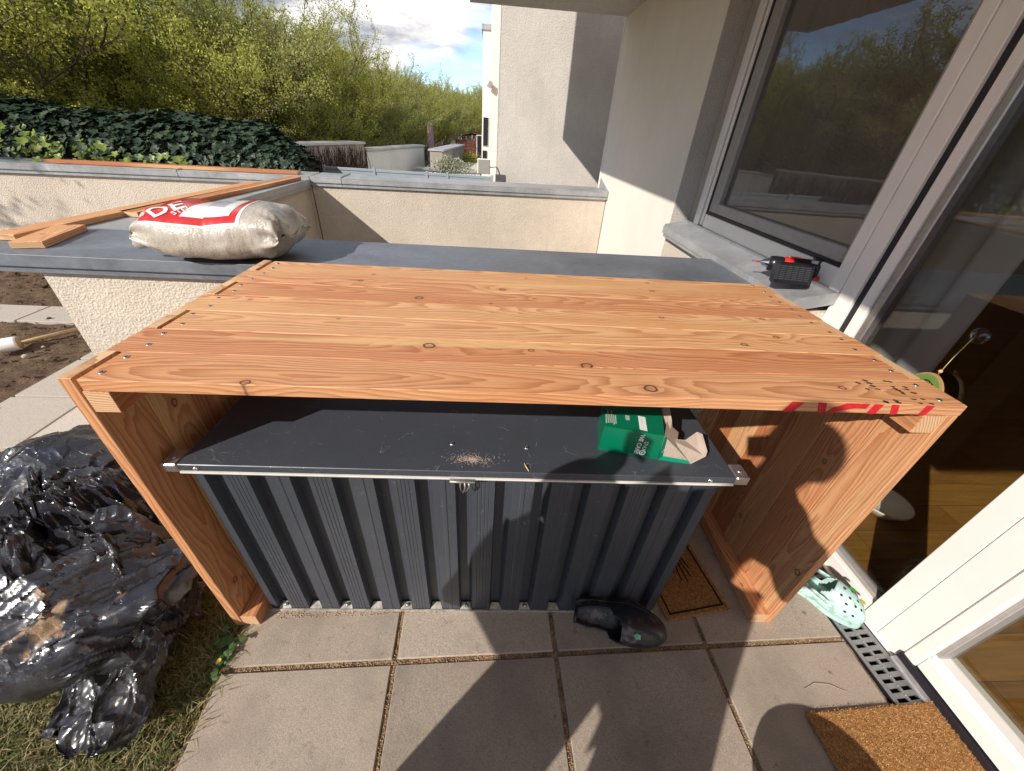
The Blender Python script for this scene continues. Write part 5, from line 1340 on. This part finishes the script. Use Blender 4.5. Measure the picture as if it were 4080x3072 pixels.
for k in range(60):
    a = r_.uniform(0, 6.3); rr = r_.uniform(0, .4); p = Vector((-.66+rr*math.cos(a), 12.0+rr*math.sin(a)*1.6, .35)); pts = [p]
    for i in range(4): p = p+Vector((r_.gauss(0, .03), r_.gauss(0, .03), .085)); pts.append(p); leaf_quads(cr, p, 10, .035, .04, r_)
    tr.tube(pts, .004, 4, cap=False)
tr.tube([(-.66, 12, 0), (-.66, 12, .4)], .03, 5); tr.build('trunk', barkm, gs); cr.build('crown', budm, gs)

# ivy on the far left wall
random.seed(17)
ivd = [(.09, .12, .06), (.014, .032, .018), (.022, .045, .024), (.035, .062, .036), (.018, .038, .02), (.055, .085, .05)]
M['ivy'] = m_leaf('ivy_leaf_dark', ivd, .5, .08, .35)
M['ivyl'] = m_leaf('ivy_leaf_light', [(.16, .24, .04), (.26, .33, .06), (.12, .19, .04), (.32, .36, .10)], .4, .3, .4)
IV = [(0, 0, 0), (.28, -.10, .02), (.52, .10, .05), (.36, .34, .03), (.60, .62, .09), (.24, .66, .02), (0, 1.05, .10), (-.24, .66, .02), (-.60, .62, .09), (-.36, .34, .03), (-.52, .10, .05), (-.28, -.10, .02)]
def ivy_leaf_geo(): return IV+[(0, .38, -.04)], [(i, (i+1) % 12, 12) for i in range(12)]
lv_me = bpy.data.meshes.new('leaf'); g_ = ivy_leaf_geo(); lv_me.from_pydata(g_[0], [], g_[1]); lv_me.update(); lv_me.materials.append(M['ivy'])
lv_me2 = lv_me.copy(); lv_me2.materials.clear(); lv_me2.materials.append(M['ivyl'])
iv = empty('ivy', (-3.6, 4.9, .8), 'dense dark green ivy heaped over the far left garden wall', 'ivy')
def top_z(x):
    if x < -3.4: return 1.30+.035*math.sin(x*2.1)
    if x < -2.6: return 1.30-(x+3.4)/.8*.07
    return 1.23-((x+2.6)/.52)**2*.36 if x < -2.08 else .8
core = MB()
def ivn(x, a): return .05*noise.noise(Vector((x*2.5, a*2, 3)))+.03*noise.noise(Vector((x*7, a*5, 1)))
def ivsurf(x, a, off=0):
    """a 0 = front foot, 1 = top, 1.6 = back"""
    h = top_z(x)-.80; dpt = .30+.10*math.sin(x*1.7); th = a*PI/2
    yb = 4.60+.0*x+(-.045*(x+2)*(-1))*0
    yb = 4.86+(x+2)*.105
    rr = 1+ivn(x, a)*2.2
    return Vector((x, yb+dpt*(1-math.cos(th))*rr-.0-(off)*math.cos(th), .80+(h*math.sin(th)*rr)+off*math.sin(th)))
core_o = grid_mesh('dark_core', lambda u, v_: ivsurf(-9+6.9*u, 1.9*v_, -.05), 120, 14, plain('core_shade', (.012, .013, .008), .95), iv)  # near-black sheet added behind the leaves, stands for the shaded inside
leaves = []
for k in range(5200):
    x = -2.10-(rnd(0, 1)**1.15)*6.2; a = rnd(0.0, 1.35)
    p = ivsurf(x, a, rnd(-.03, .03)); th = a*PI/2
    nrm = (Vector((rnd(-.5, .5), -math.cos(th)*1.0+rnd(-.5, .5), math.sin(th)*.9+.35+rnd(-.4, .4)))).normalized()
    leaves.append((p, nrm, rnd(.050, .085), 0))
for k in range(620):
    x = -3.15-(rnd(0, 1)**.8)*4.2; f_ = rnd(0, 1)
    if f_ > .25+(-x-3.1)*.7: continue
    yb = 4.86+(x+2)*.105; hmax = min(.30, .05+(-x-3.1)*.16)
    p = Vector((x, yb-rnd(.02, .50)*min(1, .35+(-x-3.1)*.5), .87+rnd(0, 1)*hmax))
    nrm = Vector((rnd(-.6, .6), -.6+rnd(-.5, .4), .7+rnd(-.3, .4))).normalized()
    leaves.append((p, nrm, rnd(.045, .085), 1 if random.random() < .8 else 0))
def leaf_mat(p, nrm, s_):
    up = Vector((rnd(-.7, .7), rnd(-.3, .3), -1)); t_ = (up-nrm*up.dot(nrm)).normalized(); sd__ = t_.cross(nrm)
    return Matrix(((sd__.x*s_, t_.x*s_, nrm.x*s_, p.x), (sd__.y*s_, t_.y*s_, nrm.y*s_, p.y), (sd__.z*s_, t_.z*s_, nrm.z*s_, p.z), (0, 0, 0, 1)))
inv = gmat(iv).inverted()
leaves = [(leaf_mat(p, n_, s_), l_, s_*(1 if p.x > -5.2 else .2)/p.length) for p, n_, s_, l_ in leaves]
leaves.sort(key=lambda q_: -q_[2])
for m_, l_, _ in leaves[:300]:
    o = bpy.data.objects.new('leaf', lv_me2 if l_ else lv_me); C.objects.link(o); o.parent = iv; o.matrix_basis = inv @ m_
bd_, bl_ = MB(), MB()
for m_, l_, _ in leaves[300:]: (bl_ if l_ else bd_).add(*g_, 0, m_)
bd_.build('leaf_mass', M['ivy'], iv, kind='stuff'); bl_.build('light_leaf_mass', M['ivyl'], iv, kind='stuff')

# ---------------------------------------------------------------- the photographer behind the camera (casts the shadow in the picture)
pe = empty('person', (-.46, -.38, 0), 'person in dark jacket and loose grey trousers holding a phone out with one hand', 'person')
def skin(name, verts, edges, radii, mat, root=0, sub=2):
    me = bpy.data.meshes.new(name); me.from_pydata(verts, edges, []); me.update()
    o = link(name, me, mat, pe)
    sk_ = o.modifiers.new('skin', 'SKIN'); sk_.use_smooth_shade = True
    for i, v_ in enumerate(me.skin_vertices[0].data):
        r = radii[i]; v_.radius = (r, r) if not isinstance(r, tuple) else r; v_.use_root = (i == root)
    su = o.modifiers.new('sub', 'SUBSURF'); su.levels = sub; su.render_levels = sub
    return o
# body: pelvis, spine, neck, head, arms, legs
def sn(s_, n_, h_): return (s_*.726+n_*.687, s_*.687-n_*.726, h_)
V = [sn(-.60, -.06, 1.02), sn(-.60, -.06, 1.18), sn(-.58, -.03, 1.35), sn(-.56, .01, 1.46), sn(-.50, .045, 1.55), sn(-.46, .065, 1.62), sn(-.45, .07, 1.69), sn(-.455, .07, 1.77),
     sn(-.56, -.19, 1.33), sn(-.38, -.32, 1.10), sn(-.34, -.27, 1.34), sn(-.34, -.265, 1.38),
     sn(-.58, .20, 1.42), sn(-.34, .27, 1.13), sn(-.08, .10, 1.28), sn(-.05, .075, 1.31),
     sn(-.60, -.17, .92), sn(-.58, -.20, .50), sn(-.60, -.22, .10), sn(-.50, -.22, .04),
     sn(-.60, .09, .92), sn(-.56, .165, .50), sn(-.58, .18, .10), sn(-.48, .18, .04)]
E_ = [(0, 1), (1, 2), (2, 3), (3, 4), (4, 5), (5, 6), (6, 7), (3, 8), (8, 9), (9, 10), (10, 11), (3, 12), (12, 13), (13, 14), (14, 15), (0, 16), (16, 17), (17, 18), (18, 19), (0, 20), (20, 21), (21, 22), (22, 23)]
Rr = [.13, .12, .13, .10, .05, .07, .088, .065, .058, .045, .034, .03, .058, .045, .034, .028, .08, .055, .042, .04, .08, .055, .042, .04]
skin('body', V, E_, Rr, M['skin'])
skin('jacket', [V[i] for i in (0, 1, 2, 3, 8, 9, 10, 12, 13, 14)], [(0, 1), (1, 2), (2, 3), (3, 4), (4, 5), (5, 6), (3, 7), (7, 8), (8, 9)], [.20, .17, .18, .13, .100, .090, .062, .095, .078, .05], M['jacket'])
skin('trousers', [V[i] for i in (0, 16, 17, 18, 20, 21, 22)], [(0, 1), (1, 2), (2, 3), (0, 4), (4, 5), (5, 6)], [.19, .165, .145, .12, .155, .135, .11], M['trouser'])
for q_ in ((18, 19), (22, 23)):
    a, c_ = Vector(V[q_[0]]), Vector(V[q_[1]])
    skin('shoe', [(a.x-.02, a.y-.02, .045), (a.x+.05, a.y+.05, .04), (a.x+.13, a.y+.12, .03)], [(0, 1), (1, 2)], [.045, .048, .036], M['black'])
HX, HY, _z = V[6]
hair = grid_mesh('hair', lambda a, b_: (HX+.093*math.sin(PI*a*.62)*math.cos(2*PI*b_)-.008, HY+.100*math.sin(PI*a*.62)*math.sin(2*PI*b_)-.008, 1.695+.112*math.cos(PI*a*.62)), 16, 24, M['hair'], pe, True)
for s__ in (-1, 1):
    bm = bmesh.new(); bmesh.ops.create_uvsphere(bm, u_segments=10, v_segments=8, radius=.011); bmesh.ops.translate(bm, verts=bm.verts, vec=(HX+.060+s__*.021, HY+.060-s__*.021, 1.69)); me = bpy.data.meshes.new('eye'); bm.to_mesh(me); bm.free()
    link('eye', me, M['wprint'], pe, False, True)
q_ = [(HX+.050, HY+.066, 1.675), (HX+.066, HY+.050, 1.675), (HX+.076, HY+.076, 1.655), (HX+.056, HY+.056, 1.71)]
MB().add(q_, [(0, 2, 3), (2, 1, 3), (0, 1, 2)]).build('nose', M['skin'], pe)
# fingers of both hands round the phone edges
for n0, sg in ((.074, -1),):
    for k in range(4):
        z = 1.365-.019*k; L_ = (.070, .078, .073, .058)[k]
        skin('finger', [sn(-.045, n0, z), sn(-.050, n0+sg*L_*.35, z+.002), sn(-.045, n0+sg*L_*.6, z), sn(-.040, n0+sg*L_*.8, z-.002)], [(0, 1), (1, 2), (2, 3)], [.010, .0085, .008, .007], M['skin'], 0, 1)
    skin('thumb', [sn(-.06, n0, 1.30), sn(-.065, n0+sg*.015, 1.325), sn(-.062, n0+sg*.03, 1.35)], [(0, 1), (1, 2)], [.012, .010, .008], M['skin'], 0, 1)
for k in range(4):
    z0 = 1.43-.02*k; L_ = (.070, .078, .073, .058)[k]
    skin('finger', [sn(-.34, -.265, z0), sn(-.31, -.25, z0+.01), sn(-.31, -.21, z0-.004)], [(0, 1), (1, 2)], [.011, .009, .007], M['skin'], 0, 1)
skin('thumb', [sn(-.34, -.26, 1.39), sn(-.32, -.23, 1.42), sn(-.31, -.215, 1.44)], [(0, 1), (1, 2)], [.012, .010, .008], M['skin'], 0, 1)
sb_ = empty('shadow_bag', sn(-.60, -.42, .70), 'dark bag shape added at the side of the person behind the camera to widen the shadow', 'bag')  # unseen bag added beside the person, shaped to fill out the cast shadow
b = MB(); vs = [sn(-.66, -.56, .70), sn(-.54, -.56, .70), sn(-.54, -.30, .66), sn(-.66, -.30, .66), sn(-.63, -.44, 1.16), sn(-.57, -.44, 1.16), sn(-.57, -.20, 1.27), sn(-.63, -.20, 1.27)]
b.add(vs, [(0, 3, 2, 1), (4, 5, 6, 7), (0, 1, 5, 4), (1, 2, 6, 5), (2, 3, 7, 6), (3, 0, 4, 7)]); b.build('bag_body', M['trouser'], sb_)
MB().tube([sn(-.60, -.45, 1.1), sn(-.60, -.24, 1.50), sn(-.60, -.29, 1.12)], .012, 6).build('strap', M['trouser'], sb_)
ph = empty('phone', (0, 0, CAMZ), 'black smartphone held up by the person', 'phone'); 
pho = MB().box(-.095, .060, -.030, .045, .006, .014, c=.003).build('phone_body', M['blackgl'], None)
pho.parent = ph; pho.matrix_parent_inverse = Matrix(); ph.location = (0, 0, 0); ph.matrix_basis = CM
# unseen round shape added to cast the rounded shadow on paving and mat
st = empty('shadow_stool', (.60, -.10, 0), 'low round stool shape added unseen behind the camera to cast a rounded shadow', 'stool')
lathe([(0, .245), (.165, .245), (.175, .255), (.175, .275), (.165, .285), (0, .285)], 32).build('seat', M['conc2'], st, True, True)
for k in range(4):
    a = PI/4+k*PI/2; MB().tube([(.12*math.cos(a), .12*math.sin(a), .25), (.15*math.cos(a), .15*math.sin(a), 0)], .014, 8).build('leg', M['alu'], st, True, True)
